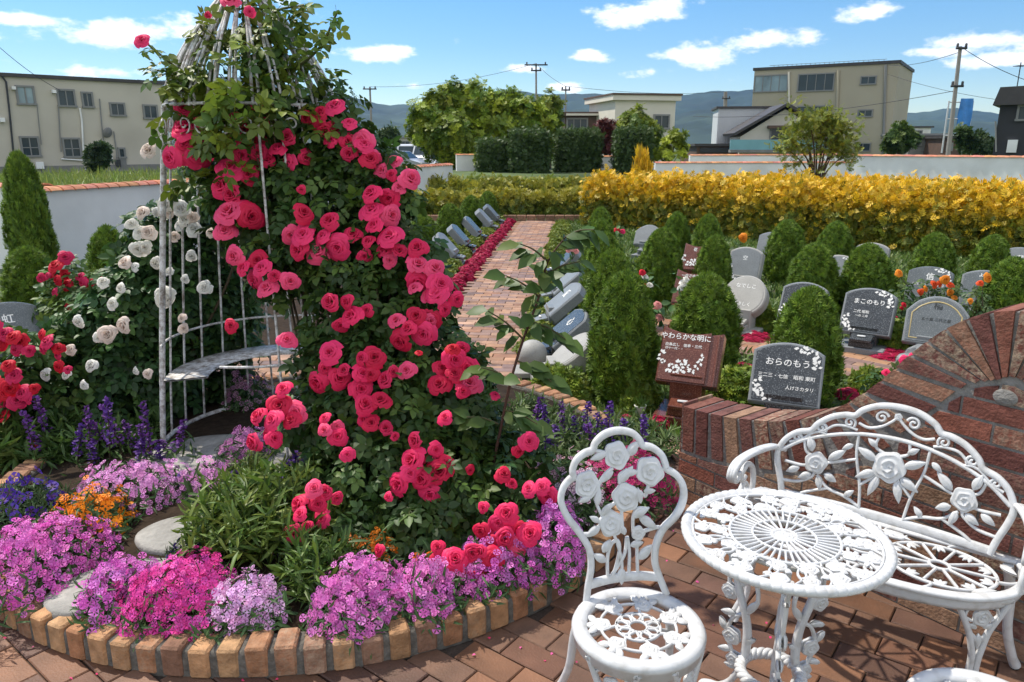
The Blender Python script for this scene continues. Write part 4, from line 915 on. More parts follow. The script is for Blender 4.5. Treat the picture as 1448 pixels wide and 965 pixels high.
def gravestone(label, x, y, rzv, style='arch', body='black_gr', face=None, w=.40, h=.40, text=None, lines=(), sprays=(), tilt=28, hb=.16, spray_seed=1, th=.10, ped=None, ink='engraved', z0=0, inlay=None):
    t = thing('gravestone', label, 'gravestone', (x,y,z0-.02), rzv, 'gravestones in the garden'); ped = ped or body
    ta = R(tilt); cs_, sn_ = math.cos(ta), math.sin(ta)
    def fm(px,py,hh):                            # slab plane leaning back; hh towards the viewer
        return np.stack([px, py*sn_-hh*cs_*1.0-.04, hb+py*cs_+hh*sn_],-1)
    mb = MB(); mb.box((0,.03,.035),(w*.46,.17,.035),ch=.006); mb.build('base_block','grey_gr' if ped=='black_gr' else ped,t,smooth=False)
    mb = MB(); mb.box((0,.06,.07+(hb-.06)/2+.02),(w*.26,.09,(hb-.06)/2+.03),ch=.005); mb.box((0,-.075,.095),(w*.23,.045,.024),ch=.004); mb.box((0,-.095,.15),(w*.21,.06,.014),rx(R(12)),ch=.004); mb.build('pedestal',ped,t,smooth=False)
    mb = MB(); mb.box((0,-.10,.172),(.034,.012,.006),ch=.004); mb.build('incense_holder','steel',t)
    if style == 'round':
        mb = MB(); n = 40; a = np.arange(n)*2*PI/n; ol = [(w/2*math.cos(q),h/2+h/2*math.sin(q)) for q in a]; mb.prism(ol,-th,0,fm,ch=.012); s_ = mb.build('slab',body,t,smooth=False)
        mb = MB(); mb.prism([(w*.43*math.cos(q),h/2+h*.43*math.sin(q)) for q in a],0,.003,fm,ch=.002); mb.build('face',face or body,s_,smooth=False)
    elif style == 'book':
        k = np.linspace(0,1,12); topc = [(w/2-w*q, h-.035*math.sin(q*PI*1.0)+.02*q) for q in k]
        ol = [(-w/2,0),(w/2,.0)]+topc; mb = MB(); mb.prism(ol,-th,0,fm,ch=.006); mb.box((0,0,0),(.0001,.0001,.0001)); s_ = mb.build('slab',body,t,smooth=False)
        pw = w*.78; mb = MB(); ol = [(-w/2+.008,.010),(-w/2+.008+pw,.010)]+[(-w/2+.008+pw-pw*q,h-.035*math.sin(q*PI*.8+.5)+.012) for q in k]; mb.prism(ol,0,.012,fm,ch=.005); mb.build('page',face or body,s_,smooth=False)
        mb = MB(); mb.sweep([(w/2-.028,.0),(w/2-.028,h-.02)],.018,.02,fm,h=.004,raw=True); mb.build('spine',body,s_)
    else:
        of = shoulder_outline if style == 'shoulder' else (lambda a,b: arch_outline(a,b,b*.16))
        mb = MB(); mb.prism(of(w,h),-th,0,fm,ch=.010); s_ = mb.build('slab','grey_gr' if body=='black_gr' else body,t,smooth=False)
        mb = MB(); mb.prism([(x_,y_+.016) for x_,y_ in of(w-.036,h-.034)],0,.004,fm,ch=.003); mb.build('face',face or body,s_,smooth=False)
        if inlay:
            P_ = [(x_*.86,y_*.84+.042) for x_,y_ in of(w-.036,h-.034)]; mb = MB(); mb.sweep(P_,.012,.003,fm,True,n=6,res=1,h=.005); mb.build('inlay_border',inlay,s_)
    H0 = .0 if style not in ('book',) else .009
    f2 = lambda x,y,hh: fm(x,y,hh+.0035+H0)
    cx = -w*.10 if style == 'book' else 0
    mb = MB()
    if text:
        m_ = text_mb(text[0],text[1],lambda x,y,hh: f2(x+cx,y+h*text[2],hh)); 
        if m_.n: mb.join(m_)
    for body_,sz,lx,ly in lines:
        m_ = text_mb(body_,sz,lambda x,y,hh: f2(x+cx+lx*w,y+h*ly,hh))
        if m_.n: mb.join(m_)
    if mb.n: mb.build('inscription',ink,s_,smooth=False)
    mb = MB()
    for j,(pts) in enumerate(sprays): flowers_mb(mb,[(a*w+cx,b*h) for a,b in pts],f2,.024,spray_seed+j)
    if mb.n: mb.build('flower_engraving',ink,s_,smooth=False)
    return t
RSPRAY = [(.20,.90),(.26,.87),(.31,.85),(.36,.82),(.40,.76),(.41,.70),(.41,.63),(.14,.91)]; LSPRAY = [(-.40,.36),(-.42,.27),(-.38,.22),(-.40,.14),(-.34,.12),(-.28,.09),(-.36,.17),(-.22,.07)]
WREATH = [(-.36,.52),(-.34,.42),(-.29,.33),(-.22,.26),(-.13,.22),(-.02,.20),(.09,.22),(.18,.27),(.25,.34),(.29,.43),(.30,.5),(-.06,.36),(.02,.38),(-.02,.30),(.08,.33),(-.12,.33)]
RA = R(-36)
# first row
q = G(985,462,.62); gravestone('red granite open book gravestone beside the brick wall end, white wreath engraved below the writing',1.14,4.62,R(-24),'book','red_gr',None,.40,.36,('やわらかな明に',.047,.86),[('白鳥広し　信幸・三代',.024,-.02,.70),('四十一代・・',.02,-.16,.63)],[WREATH],30,.27,ped='red_gr',th=.11)
gravestone('big black granite gravestone with arched top and white flowers engraved, directly above the brick wall',1.685,4.36,R(-24),'arch','black_gr',None,.42,.40,('おらのもう',.054,.66),[('三二三・七信　昭和 東町',.03,0,.44),('人けさカタリ',.028,.2,.27)],[RSPRAY,LSPRAY],28,.22)
# second row
gravestone('dark red book gravestone with a white lily lying on its face',1.74,7.12,R(-30),'book','red_gr',None,.36,.34,('一白さゆり',.035,.86),[],[[(-.05,.6),(.05,.64),(-.1,.5)]],28,.26,ped='red_gr')
gravestone('pale round granite gravestone like a tilted drum on a stone post',2.18,6.93,RA,'round','pale_gr','pale_gr',.42,.42,('なでしこ',.05,.72),[('やさしく',.045,0,.28)],[],32,.20,th=.12,ped='pale_gr')
gravestone('black gravestone with one large white character, half hidden by a conifer',2.66,6.70,RA,'arch','black_gr',None,.40,.40,('胡',.11,.62),[],[LSPRAY],26,.18)
gravestone('black speckled gravestone between two conifers with white writing and flowers at both corners',3.08,6.30,RA,'arch','black_gr',None,.42,.42,('まこのもり',.052,.68),[('二代 昭和',.03,-.12,.46),('一の 二月',.024,-.1,.37)],[RSPRAY,LSPRAY],26,.18)
gravestone('pale edged gravestone with a dark panel framed by a thin gold border',3.47,5.93,RA,'shoulder','grey_gr','dark_gr',.44,.42,('橘',.07,.78),[('五十嵐 三代之墓',.03,0,.5)],[],26,.18,ink='engraved_dark',inlay='gold')
# third row
gravestone('small red gravestone behind a conifer at the left of the third row',2.28,9.15,R(-30),'book','red_gr',None,.36,.34,('花',.05,.8),[],[WREATH],28,.26,ped='red_gr')
gravestone('light grey gravestone with rounded top behind the pale round stone',2.80,8.92,RA,'arch','pale_gr','grey_gr',.40,.42,('空',.06,.66),[],[LSPRAY],20,.18)
gravestone('grey gravestone whose right half shows behind a conifer in the third row',3.66,8.30,RA,'arch','pale_gr','grey_gr',.40,.42,None,[],[RSPRAY],24,.18)
gravestone('dark slate gravestone with white writing and orange roses in front of it',4.33,7.62,RA,'arch','dark_gr',None,.42,.40,('信',.08,.70),[('三代 三代　二月吉日',.032,-.02,.48)],[RSPRAY],26,.18)
gravestone('mid grey gravestone behind the reddish rose bud near the right conifer',4.76,7.38,RA,'arch','grey_gr','dark_gr',.42,.40,('よしの',.045,.84),[],[RSPRAY],26,.18)
gravestone('pale grey gravestone half cut by the right edge of the photo',6.05,8.80,RA,'arch','grey_gr',None,.42,.42,('夢',.08,.65),[],[LSPRAY],24,.2)
# fourth row
gravestone('plain grey gravestone right against the golden hedge',3.70,10.60,RA,'arch','grey_gr',None,.42,.40,None,[],[],24,.2)
gravestone('plain pale gravestone with cut corners at the hedge\'s left end',2.15,11.9,R(-32),'shoulder','grey_gr',None,.42,.36,None,[],[],30,.22)
gravestone('narrow grey gravestone edge peeping from behind a conifer near the hedge\'s left end',2.05,10.2,R(-60),'arch','grey_gr',None,.36,.40,None,[],[],26,.18)
gravestone('grey gravestone hidden among the golden hedge top',4.6,16.6,RA,'arch','grey_gr',None,.5,.45,None,[],[],40,.5)
gravestone('pale gravestone corner showing between conifers under the hedge',4.55,9.4,RA,'arch','pale_gr','grey_gr',.40,.42,None,[],[],24,.18)
# stones along the path, facing it
PD = math.atan2(.0866,1)
ra_ = R(90)-PD; 
gravestone('pale granite drum gravestone on a square post beside the path, seen from its side',.30,5.33,-R(84),'round','pale_gr','pale_gr',.42,.42,None,[],[],52,.16,th=.14,ped='pale_gr')
gravestone('black faced gravestone with grey edge just behind the pale drum stone by the path',.34,5.95,-R(84),'arch','black_gr',None,.42,.40,('心',.1,.6),[],[],50,.2,th=.1)
gravestone('grey gravestone with bright polished edge leaning back beside the path under the rose shoot',.37,7.0,-R(85),'arch','grey_gr',None,.46,.42,('愛',.1,.6),[],[],50,.22,th=.09)
gravestone('grey gravestone behind pink roses further up the path',.48,8.2,-R(85),'arch','grey_gr',None,.40,.40,None,[],[],50,.18)
gravestone('small dark gravestone near the head of the path under the young conifers',.62,9.9,-R(85),'arch','black_gr',None,.38,.38,None,[],[],46,.18)
for (x_,y_,bd,lb) in ((-.86,11.1,'grey_gr','light grey gravestone nearest along the left side of the path, leaning back'),(-.75,12.3,'black_gr','black faced gravestone second along the left side of the path'),(-.61,13.7,'black_gr','black faced gravestone third along the left side of the path'),(-.44,15.4,'grey_gr','grey gravestone fourth along the left side of the path'),(-.32,16.6,'dark_gr','dark gravestone farthest along the left side of the path')):
    gravestone(lb,x_,y_,R(84),'arch',bd,None,.44,.42,None,[],[],42,.2,th=.11)
gravestone('dark veined gravestone cut by the left edge of the photo behind the red roses',-3.95,5.7,R(42),'arch','dark_gr',None,.44,.44,('虹',.09,.62),[],[LSPRAY],38,.2,th=.11,ped='dark_gr')
# granite ball, vases and rocks
t = thing('granite_ball','pale granite ball on a white slab at the path corner','stone ball',(.16,5.62,0)); mb = MB(); a = np.linspace(-1.45,PI/2,18); mb.lathe([(.118*math.cos(q),.155+.118*math.sin(q)) for q in a],32); mb.build('ball','pale_gr',t); mb = MB(); mb.box((.02,0,.017),(.17,.12,.022),ch=.006); mb.build('slab','pale_gr',t,smooth=False)
q = G(905,585); t = thing('flower_pot','small white pot standing by the yellow green shrub near the red book stone','pot',(*q[:2],-.02)); mb = MB(); mb.lathe([(0,0),(.03,0),(.04,.075),(.043,.08),(.036,.08),(.03,.065),(0,.06)],20); mb.build('pot_body','pot',t)
mb = MB(); k=30; scatter(mb,LANCE,np.tile([0,0,.06],(k,1))+rng.normal(0,.012,(k,3))*[1,1,0],basis(rng.normal(size=(k,3))+[0,0,.3],np.tile([0,0,1.],(k,1))+rng.normal(0,.5,(k,3))),.09,cols((.08,.15,.03),k)); mb.build('leaves','leaf',t)
def rock(label,x,y,s,seed,z=0):
    r = np.random.default_rng(seed); n,m = 18,12; th_,ph_ = np.meshgrid(np.arange(n)*2*PI/n,np.linspace(-PI/2,PI/2,m),indexing='xy'); d = np.stack([np.cos(ph_)*np.cos(th_),np.cos(ph_)*np.sin(th_),np.sin(ph_)],-1); rad = np.ones(d.shape[:2])
    for _ in range(9):
        n_ = r.normal(size=3); n_/=np.linalg.norm(n_); rad = np.minimum(rad, r.uniform(.62,.85)/np.clip(d@n_,.15,None))
    V = d*np.clip(rad,0,1)[...,None]*np.array(s); mb = MB(); mb.grid(V,cv=True); o = mb.build('rock','grey_gr',smooth=False); o.location=(x,y,z+s[2]*.5); tag(o,label,'rock')
q = G(1300,512); rock('pale grey rock behind the arch of the brick wall',q[0],q[1],(.12,.10,.12),2); q = G(1278,520); rock('smaller grey rock left of the other one behind the brick arch',q[0],q[1],(.09,.08,.08),5)

# ================================================================== STEPPING STONES
def pad(label,u,v,rx_,ry_,rot,z=.09,seed=0):
    r = np.random.default_rng(seed); p = G(u,v,z+.03); n = 40; a = np.arange(n)*2*PI/n; w = 1+.035*np.sin(2*a+r.uniform(0,6))+.025*np.sin(3*a+r.uniform(0,6))+.01*np.sin(7*a)
    ol = np.stack([rx_*w*np.cos(a),ry_*w*np.sin(a)],1); mb = MB(); rows = []
    for s,zz in ((1,-.05),(1.0,.018),(.975,.03),(.93,.034),(.5,.035),(.01,.035)): rows.append(np.c_[ol*s,np.full(n,zz)])
    mb.grid(np.stack(rows),cv=True); o = mb.build('stepping_stone','stone'); o.location=(p[0],p[1],z); o.rotation_euler=(0,0,rot); tag(o,label,'stepping stone','stepping stones into the cage')
pad('large pale stepping stone between the orange flowers and the green lance leaves',262,752,.20,.17,.3,seed=1)
pad('pale stepping stone half covered by the pink flower mound by the kerb',168,825,.25,.17,.5,seed=2)
pad('grey stone floor slab inside the rose cage',300,648,.40,.36,0,z=.085,seed=3)
pad('small pale stone peeping between the lance leaves and the cage rods',386,668,.13,.10,0,seed=4)
# ================================================================== BIRDCAGE ARBOUR
CC = np.array([-1.36,4.08]); cg = thing('birdcage_arbour','tall white wrought iron birdcage arbour with domed top, overgrown by pink roses','arbour',(*CC,.09))
def cr(z):                                        # cage radius at height z
    if z <= 1.85: return .64-.21*(z/1.85)**1.1
    k = min(1,(z-1.85)/.62); return .405*(1-k**1.5)+.025
nrod = 26
for i in range(nrod):
    a = 2*PI*i/nrod; dirx = math.degrees(a)%360
    opening = 203 < dirx < 290                    # doorway towards the front left
    zs = np.linspace(0,1.85,9) if not opening else []
    if len(zs):
        thick = .016 if i in (14,15) or abs(dirx-200)<8 else .0065
        mb = MB(); mb.tube([(cr(z)*math.cos(a),cr(z)*math.sin(a),z) for z in zs],thick,7)
        mb.build('rod','cage',cg)
    mb = MB()
    for da in (-.035,.035): mb.tube([(cr(z)*math.cos(a+da*min(1,(2.47-z)*2.5)),cr(z)*math.sin(a+da*min(1,(2.47-z)*2.5)),z) for z in np.linspace(1.84,2.47,14)],.0075,6)
    mb.build('dome_rib','cage',cg)
for a in (R(203),R(292)):
    mb = MB(); P_ = [(cr(z)*math.cos(a),cr(z)*math.sin(a),z) for z in np.linspace(-.02,1.85,10)]
    mb.tube(P_,.017,8); mb.tube([(p[0]*1.05,p[1]*1.05,p[2]) for p in P_],.008,6); mb.build('door_post','cage',cg)
for z,r in ((.02,.013),(.60,.007),(1.85,.008)):
    a0,a1 = (0,2*PI) if z != .60 else (R(262),R(560)); a = np.linspace(a0,a1,60,endpoint=z==.60); mb = MB(); mb.tube([(cr(z)*math.cos(q),cr(z)*math.sin(q),z) for q in a],r,7,closed=z!=.60); mb.build('hoop','cage',cg)
for i in range(26):                               # scroll frieze between the two upper hoops
    a = 2*PI*(i+.5)/26; rr = cr(1.76)
    P_ = [(t,1.755+q) for t,q in spiral((0,0),.045,-PI/2,1.2,1 if i%2 else -1,14)]
    mb = MB(); mb.tube([(rr*math.cos(a+t/rr),rr*math.sin(a+t/rr),z) for t,z in P_],.0045,5); mb.build('scroll','cage',cg)
mb = MB(); mb.lathe([(.03,2.44),(.05,2.48),(.03,2.52),(.045,2.57),(.03,2.62),(.0,2.7)],14); mb.build('finial','cage',cg)
mb = MB(); a = np.linspace(R(75),R(200),26); rows = [np.stack([r*np.cos(a),r*np.sin(a),np.full(26,z)],-1) for r,z in ((.36,.40),(.36,.41),(.585,.41),(.585,.40),(.36,.40))]; mb.grid(np.stack(rows)); 
o_ = mb.build('cage_seat','cage',cg)

# ================================================================== LEAF MASSES
def px_blobs(L):
    out = []
    for u,v,Y,r in L:
        c = D(u,v,Y); out.append((c, r*Y/ray(u,v)[1]/FPX))
    return out
def fill(mb, blobs, T, dens, size, base, alt, pa=.3, dv=.3, up=.5, squash=.85, lo=.55, down=.0, zmin=.1):
    for c,r in blobs:
        k = max(4,int(dens*r*r)); d = rng.normal(size=(k,3)); d /= np.linalg.norm(d,axis=1)[:,None]
        rad = r*(lo+(1-lo)*rng.random(k)**.6)*(1+.18*np.sin(d[:,0]*7+r*40)*np.sin(d[:,2]*6+r*90)); P_ = c+d*rad[:,None]*[1,squash,1]; m = P_[:,2] > zmin; P_, d2 = P_[m], d[m]
        n = d2+np.array([0,0,up])+rng.normal(0,.45,d2.shape); sp = d2*.6+rng.normal(0,.7,d2.shape)+np.array([0,0,-down])
        scatter(mb,T,P_,basis(n,sp),size*rng.uniform(.7,1.25,len(P_)),cols(base,len(P_),dv,alt,pa))
    return mb
def canes(mb, base, tips, r=.012, col=(.07,.05,.025), bow=.12):
    for tp in tips:
        b = np.array(base)+rng.normal(0,.04,3)*[1,1,0]; tp = np.array(tp); m = (b+tp)/2+rng.normal(0,bow,3)*[1,1,.3]; m[2] = b[2]+(tp[2]-b[2])*.6
        mb.tube(catmull(np.array([b,m,tp]),6),[r,r*.75,r*.35],6,col=col)
    return mb
def cluster(u,v,n,Y,rad,spread=.67,src=None):
    c = D(u,v,Y); out = []; f = rad
    for i in range(n):
        if n == 1: o = np.zeros(2)
        else:
            q = 2.4*i+u*.1; rr = f*spread*math.sqrt(i+.35)*1.12; o = np.array([math.cos(q),math.sin(q)])*rr
        p = c+np.array([o[0],-.03-.03*random.random()+.25*abs(o).sum(),o[1]]); 
        d = np.array([o[0]*3.2+random.uniform(-.5,.5),-.75+random.uniform(-.3,.2),.42+o[1]*3.6+random.uniform(-.4,.4)])
        out.append((p,d,rad*random.uniform(.66,1.12)))
    return out
# --- the great pink climbing rose
def RY(v): return float(np.interp(v,[0,150,300,450,600,700,800],[3.95,3.92,3.75,3.5,3.22,3.0,2.72]))
RB = [(470,160,0,40),(360,180,0,46),(440,205,0,52),(500,225,0,50),(535,255,0,44),(345,235,0,50),(400,262,0,60),(460,285,0,64),(515,310,0,62),(560,275,0,28),(345,300,0,40),(430,350,0,62),(500,372,0,74),(560,372,0,55),(590,395,0,42),(395,385,0,38),(545,440,0,70),(600,440,0,46),(490,455,0,56),(470,520,0,52),(540,520,0,75),(610,520,0,62),(655,525,0,40),(440,590,0,46),(510,600,0,72),(590,600,0,85),(660,605,0,52),(470,670,0,50),(540,680,0,84),(630,690,0,90),(700,670,0,56),(745,640,0,28),(520,755,0,56),(600,750,0,78),(680,745,0,62),(735,720,0,45),(435,700,0,30),(650,800,0,40),(720,775,0,36)]
RBL = px_blobs([(u,v,RY(v)+.03,r) for u,v,_,r in RB])
TOPB = px_blobs([(335,35,3.95,30),(355,80,3.85,42),(300,105,3.8,34),(270,150,3.75,24),(340,130,3.7,46),(390,95,3.9,34),(420,120,3.85,30),(300,200,3.8,38),(385,150,3.75,36),(330,180,3.72,40),(250,190,3.85,22),(445,175,3.8,26),(410,30,3.95,22),(440,110,3.9,20),(275,255,3.85,28),(310,270,3.8,28),(340,150,3.55,30),(320,210,3.6,26),(375,165,3.6,24)])
rose = thing('climbing_rose','huge climbing rose with hot pink blooms sprawling over the cage and down to the kerb','rose bush',(-.50,3.05,.09))
mb = MB(); fill(mb,RBL,COMPOUND,5200,.105,(.030,.066,.014),(.075,.125,.02),.35,.35,up=.35,down=.5)
fill(mb,TOPB,COMPOUND,1900,.12,(.050,.100,.016),(.15,.19,.02),.5,.3,up=.5)
mb.build('foliage','leaf',rose,world=True)
mb = MB(); canes(mb,(-.52,3.15,.09),[c+np.array([0,.10,0]) for c,_ in RBL],.008,bow=.04); canes(mb,(-.98,3.78,.1),[c for c,_ in TOPB[4:9]],.008,bow=.05)
canes(mb,(-1.0,3.7,.1),[D(385,180,3.7)],.012,bow=.03)
shoots = [((330,150),(270,112),(209,63),3.88),((300,135),(250,105),(222,100),3.8),((400,110),(450,70),(478,15),3.85),((345,80),(385,20),(430,8),3.9),((330,70),(290,45),(283,35),3.85),((300,180),(262,130),(245,118),3.75)]
for a_,b_,c_,Y in shoots: mb.tube(catmull(np.array([D(*a_,Y),D(*b_,Y-.03),D(*c_,Y-.05)]),6),[.008,.0065,.005],6,col=(.07,.08,.025))
mb.build('canes','stem',rose,world=True)
mb = MB()
for a_,b_,c_,Y in shoots:
    P_ = catmull(np.array([D(*a_,Y),D(*b_,Y-.03),D(*c_,Y-.05)]),9); k = len(P_); scatter(mb,COMPOUND,P_+rng.normal(0,.012,(k,3)),basis(rng.normal(0,.5,(k,3))+[0,-.3,.8]),.13*rng.uniform(.7,1.1,k),cols((.06,.115,.02),k,.25,(.15,.17,.02),.5))
mb.build('shoot_leaves','leaf',rose,world=True)
PK = [(268,165,3,24),(275,195,3,27),(264,214,2,24),(355,180,5,22),(352,215,3,21),(404,216,5,21),(330,250,3,23),(340,280,2,24),(331,312,3,25),(462,168,5,21),(490,192,4,21),(512,214,3,21),(545,235,3,20),(560,262,4,19),(537,297,3,23),(533,342,4,22),(560,350,3,20),(430,318,3,21),(470,335,5,22),(425,345,2,19),(355,372,4,20),(392,397,4,21),(600,372,4,22),(622,430,4,21),(598,443,2,18),(495,442,5,21),(580,470,4,20),(410,478,1,19),(332,458,1,17),(470,520,4,22),(505,528,4,22),(535,525,3,21),(571,525,2,18),(640,512,3,22),(640,535,3,24),(655,550,1,16),(523,575,3,21),(535,595,2,19),(408,570,4,22),(395,598,4,22),(383,622,2,22),(470,590,2,17),(560,612,1,14),(632,586,1,17),(600,640,4,24),(605,665,4,24),(580,672,2,22),(625,645,2,21),(665,660,1,14),(553,694,1,14),(495,636,1,14),(470,605,2,18),(445,712,4,22),(432,735,3,20),(470,690,2,17),(718,668,2,18),(762,688,3,17),(685,712,1,14),(725,740,4,23),(735,760,3,22),(705,735,2,16),(650,790,5,22),(620,782,2,18),(690,782,3,20),(540,772,1,16),(652,805,2,20),(735,625,2,17),(210,61,1,17),(358,20,1,13),(334,-8,3,17),(300,24,1,10),(690,755,2,16),(430,268,1,10),(655,490,1,14),(610,410,3,21)]
IT = []
for u,v,n,r in PK:
    Y = RY(v)-.10-(.10 if 250 < v < 800 and u > 380 else 0); IT += cluster(u,v,n,Y,r*Y/ray(u,v)[1]/FPX*.88)
add_blooms(rose,IT,ROSE_PINK,100)
# --- tall young rose cane with big leaves in front of the path
shoot = thing('rose_cane','tall upright rose shoot with large smooth dark leaves standing before the brick path','rose shoot',tuple(D(700,640,3.05)*[1,1,0]+[0,0,.09]))
mb = MB(); PTS = [(690,690),(705,620),(722,540),(740,480),(762,420),(775,370),(800,335)]; P_ = catmull(np.array([D(u,v,3.05-.0*i) for i,(u,v) in enumerate(PTS)]),6); mb.tube(P_,[.007,.006,.003],7,col=(.07,.03,.02))
side = [((722,540),(680,520)),((705,600),(660,590)),((740,480),(690,440)),((750,455),(800,480)),((762,420),(715,390)),((770,390),(820,370)),((775,370),(735,345)),((730,510),(780,540)),((712,580),(760,600)),((800,335),(840,325))]
for a_,b_ in side: mb.tube(catmull(np.array([D(*a_,3.05),D((a_[0]+b_[0])/2,(a_[1]+b_[1])/2-4,3.03),D(*b_,3.0)]),5),[.005,.0025],5,col=(.07,.06,.02))
mb.build('stem','stem',shoot,world=True); mb = MB()
BIG = leaf_T(1,.58,.10,.22)
for a_,b_ in side+[((775,370),(800,335)),((762,420),(770,385)),((740,480),(758,430))]:
    for i in range(7):
        t_ = .1+.9*i/6; p_ = D(a_[0]+(b_[0]-a_[0])*t_, a_[1]+(b_[1]-a_[1])*t_, 3.03); dd = np.array([(b_[0]-a_[0])*.02,-.3,-(b_[1]-a_[1])*.02])+np.array([0,0,.35])*(1 if i%2 else -1.2)+rng.normal(0,.3,3)
        scatter(mb,BIG,p_[None],basis(np.array([[rng.normal(0,.4),-.45,.75]]),dd[None]),rng.uniform(.075,.11),cols((.045,.085,.016),1,.2,(.08,.12,.02),.3))
mb.build('leaves','leaf',shoot,world=True)
add_blooms(shoot,[(D(640,495,2.98),(0,-.6,.8),.035),(D(592,500,3.0),(0,-.3,1),.02),(D(700,560,3.0),(.2,-.5,.7),.025)],ROSE_RED)
# --- white rose
wr = thing('white_rose_bush','white flowering rose bush with dark leaves growing beside and behind the cage door','rose bush',(-2.35,4.5,.05))
WB_ = px_blobs([(150,470,4.35,52),(190,430,4.4,60),(240,440,4.55,60),(290,430,4.75,60),(210,350,4.5,44),(250,380,4.6,46),(300,350,4.8,52),(270,310,4.75,42),(230,320,4.6,30),(330,420,4.85,38),(130,520,4.3,50),(180,520,4.35,60),(230,530,4.45,46),(260,480,4.75,56),(320,480,4.85,50),(95,540,4.2,38),(165,580,4.25,56),(215,585,4.35,36),(280,570,4.75,44),(330,560,4.8,36),(200,400,4.45,40),(110,470,4.35,30),(300,260,4.6,30),(345,330,4.85,36),(350,260,4.7,34),(290,560,4.8,40),(330,600,4.85,20),(260,600,4.8,30)])
mb = MB(); fill(mb,WB_,COMPOUND,3300,.125,(.028,.068,.020),(.07,.14,.03),.35,.3,up=.6); mb.build('foliage','leaf',wr,world=True)
mb = MB(); canes(mb,(-2.35,4.5,.05),[c for c,_ in WB_],.011); mb.build('canes','stem',wr,world=True)
IT = []
for u,v,r in ((212,214,13),(236,290,14),(258,296,14),(275,325,13),(272,308,9),(291,248,9),(203,302,11),(196,352,12),(210,330,12),(199,330,11),(178,373,11),(233,421,15),(290,407,12),(271,362,9),(153,473,14),(177,460,13),(131,518,11),(192,378,8),(344,232,11),(260,465,8),(140,478,8),(255,320,9),(250,268,8),(240,300,10),(258,450,7),(210,529,8),(262,395,7),(66,530,10),(95,530,8),(206,350,10),(330,245,8),(426,275,9),(248,335,8),(317,325,13),(172,408,8),(193,525,6),(245,283,10),(262,312,11),(222,372,10),(160,430,9),(112,455,9),(240,385,8),(300,330,9),(186,318,9),(222,300,8),(146,400,9),(100,495,9),(120,545,8),(280,285,9)):
    Y = 3.98 if u < 220 else 4.1; IT.append((D(u,v,Y),(random.uniform(-.5,.3),-.9,random.uniform(-.1,.8)),1.22*r*Y/ray(u,v)[1]/FPX))
add_blooms(wr,IT,ROSE_WHITE)
# --- red roses at the left
for lb,blobs,bl,base in (('red rose bush at the left edge with loose clusters of crimson blooms',[(20,510,4.1,46),(60,500,4.15,40),(30,570,4.0,48),(85,560,4.1,40),(10,620,3.9,40)],[(12,478,4,16),(35,490,3,14),(75,487,4,13),(30,545,4,14),(12,560,4,15),(48,556,2,12),(45,635,2,14),(8,590,2,12),(20,520,2,11),(88,500,1,9),(95,515,2,10)],(-3.3,4.1,0)),
                         ('small red rose bush in front of the round left conifers',[(95,405,6.2,34),(135,420,6.0,40),(80,440,6.0,30),(165,410,6.1,26),(110,450,5.8,38)],[(90,378,4,12),(92,396,2,10),(132,400,3,10),(150,392,1,9),(145,405,3,9),(85,412,1,8),(105,432,1,8),(70,392,2,9),(122,398,2,8)],(-3.9,6.1,0))):
    t = thing('red_rose_bush',lb,'rose bush',base); B_ = px_blobs(blobs); mb = MB(); fill(mb,B_,COMPOUND,2600,.12,(.04,.085,.02),(.10,.15,.03),.4,.3,up=.6); mb.build('foliage','leaf',t,world=True)
    mb = MB(); canes(mb,base,[c for c,_ in B_],.009); mb.build('canes','stem',t,world=True); IT = []
    for u,v,n,r in bl: Y = blobs[0][2]-.25; IT += cluster(u,v,n,Y,r*Y/ray(u,v)[1]/FPX)
    add_blooms(t,IT,ROSE_RED)
# --- orange roses among the stones, and the pink ones behind the brick arch
def small_rose(name,label,cat,u,v,Y,blobs,blooms,meshes,zr=.0,leaf=(.035,.075,.02),size=.085):
    base = D(u,v,Y)*[1,1,0]; t = thing(name,label,cat,base); B_ = px_blobs([(a,b,Y,r) for a,b,r in blobs]); mb = MB(); fill(mb,B_,COMPOUND,1900,size,leaf,(.09,.13,.03),.3,.3,up=.6,zmin=.02); mb.build('foliage','leaf',t,world=True)
    mb = MB(); canes(mb,base,[c for c,_ in B_]+[D(a,b,Y-.02) for a,b,_,_ in blooms],.006,bow=.04); mb.build('canes','stem',t,world=True); IT = []
    for a,b,n,r in blooms: IT += cluster(a,b,n,Y-.12,r*Y/ray(a,b)[1]/FPX)
    add_blooms(t,IT,meshes); return t
small_rose('orange_rose_bush','rose bush with orange and coral blooms in front of the dark slate gravestone','rose bush',1325,455,6.9,[(1300,415,20),(1330,410,20),(1345,415,16),(1285,440,22),(1300,460,14)],[(1316,401,1,8),(1342,406,2,8),(1332,398,2,7),(1268,386,1,8),(1300,410,2,5),(1345,420,1,6)],ROSE_ORANGE)
small_rose('coral_rose_bush','slender rose with coral buds in front of the mid grey gravestone near the right edge','rose bush',1388,460,6.2,[(1380,430,18),(1388,415,12),(1375,448,18),(1398,440,14)],[(1390,392,1,8),(1368,425,1,6),(1382,400,1,5)],ROSE_ORANGE)
small_rose('red_bud_rose','dark leaved rose with tiny red buds beside the gold bordered gravestone','rose bush',1275,470,6.7,[(1272,440,20),(1278,420,16),(1268,455,18)],[(1275,432,2,4),(1280,444,1,4),(1262,448,1,4)],ROSE_RED)
small_rose('pink_wall_rose','bright pink rose blooms leaning over the slope of the brick wall','rose bush',1290,560,4.5,[(1262,540,26),(1285,530,24),(1240,548,24),(1300,520,16)],[(1278,512,3,10),(1288,512,2,9),(1246,531,2,7),(1256,538,2,7),(1320,487,1,9)],ROSE_PINK)
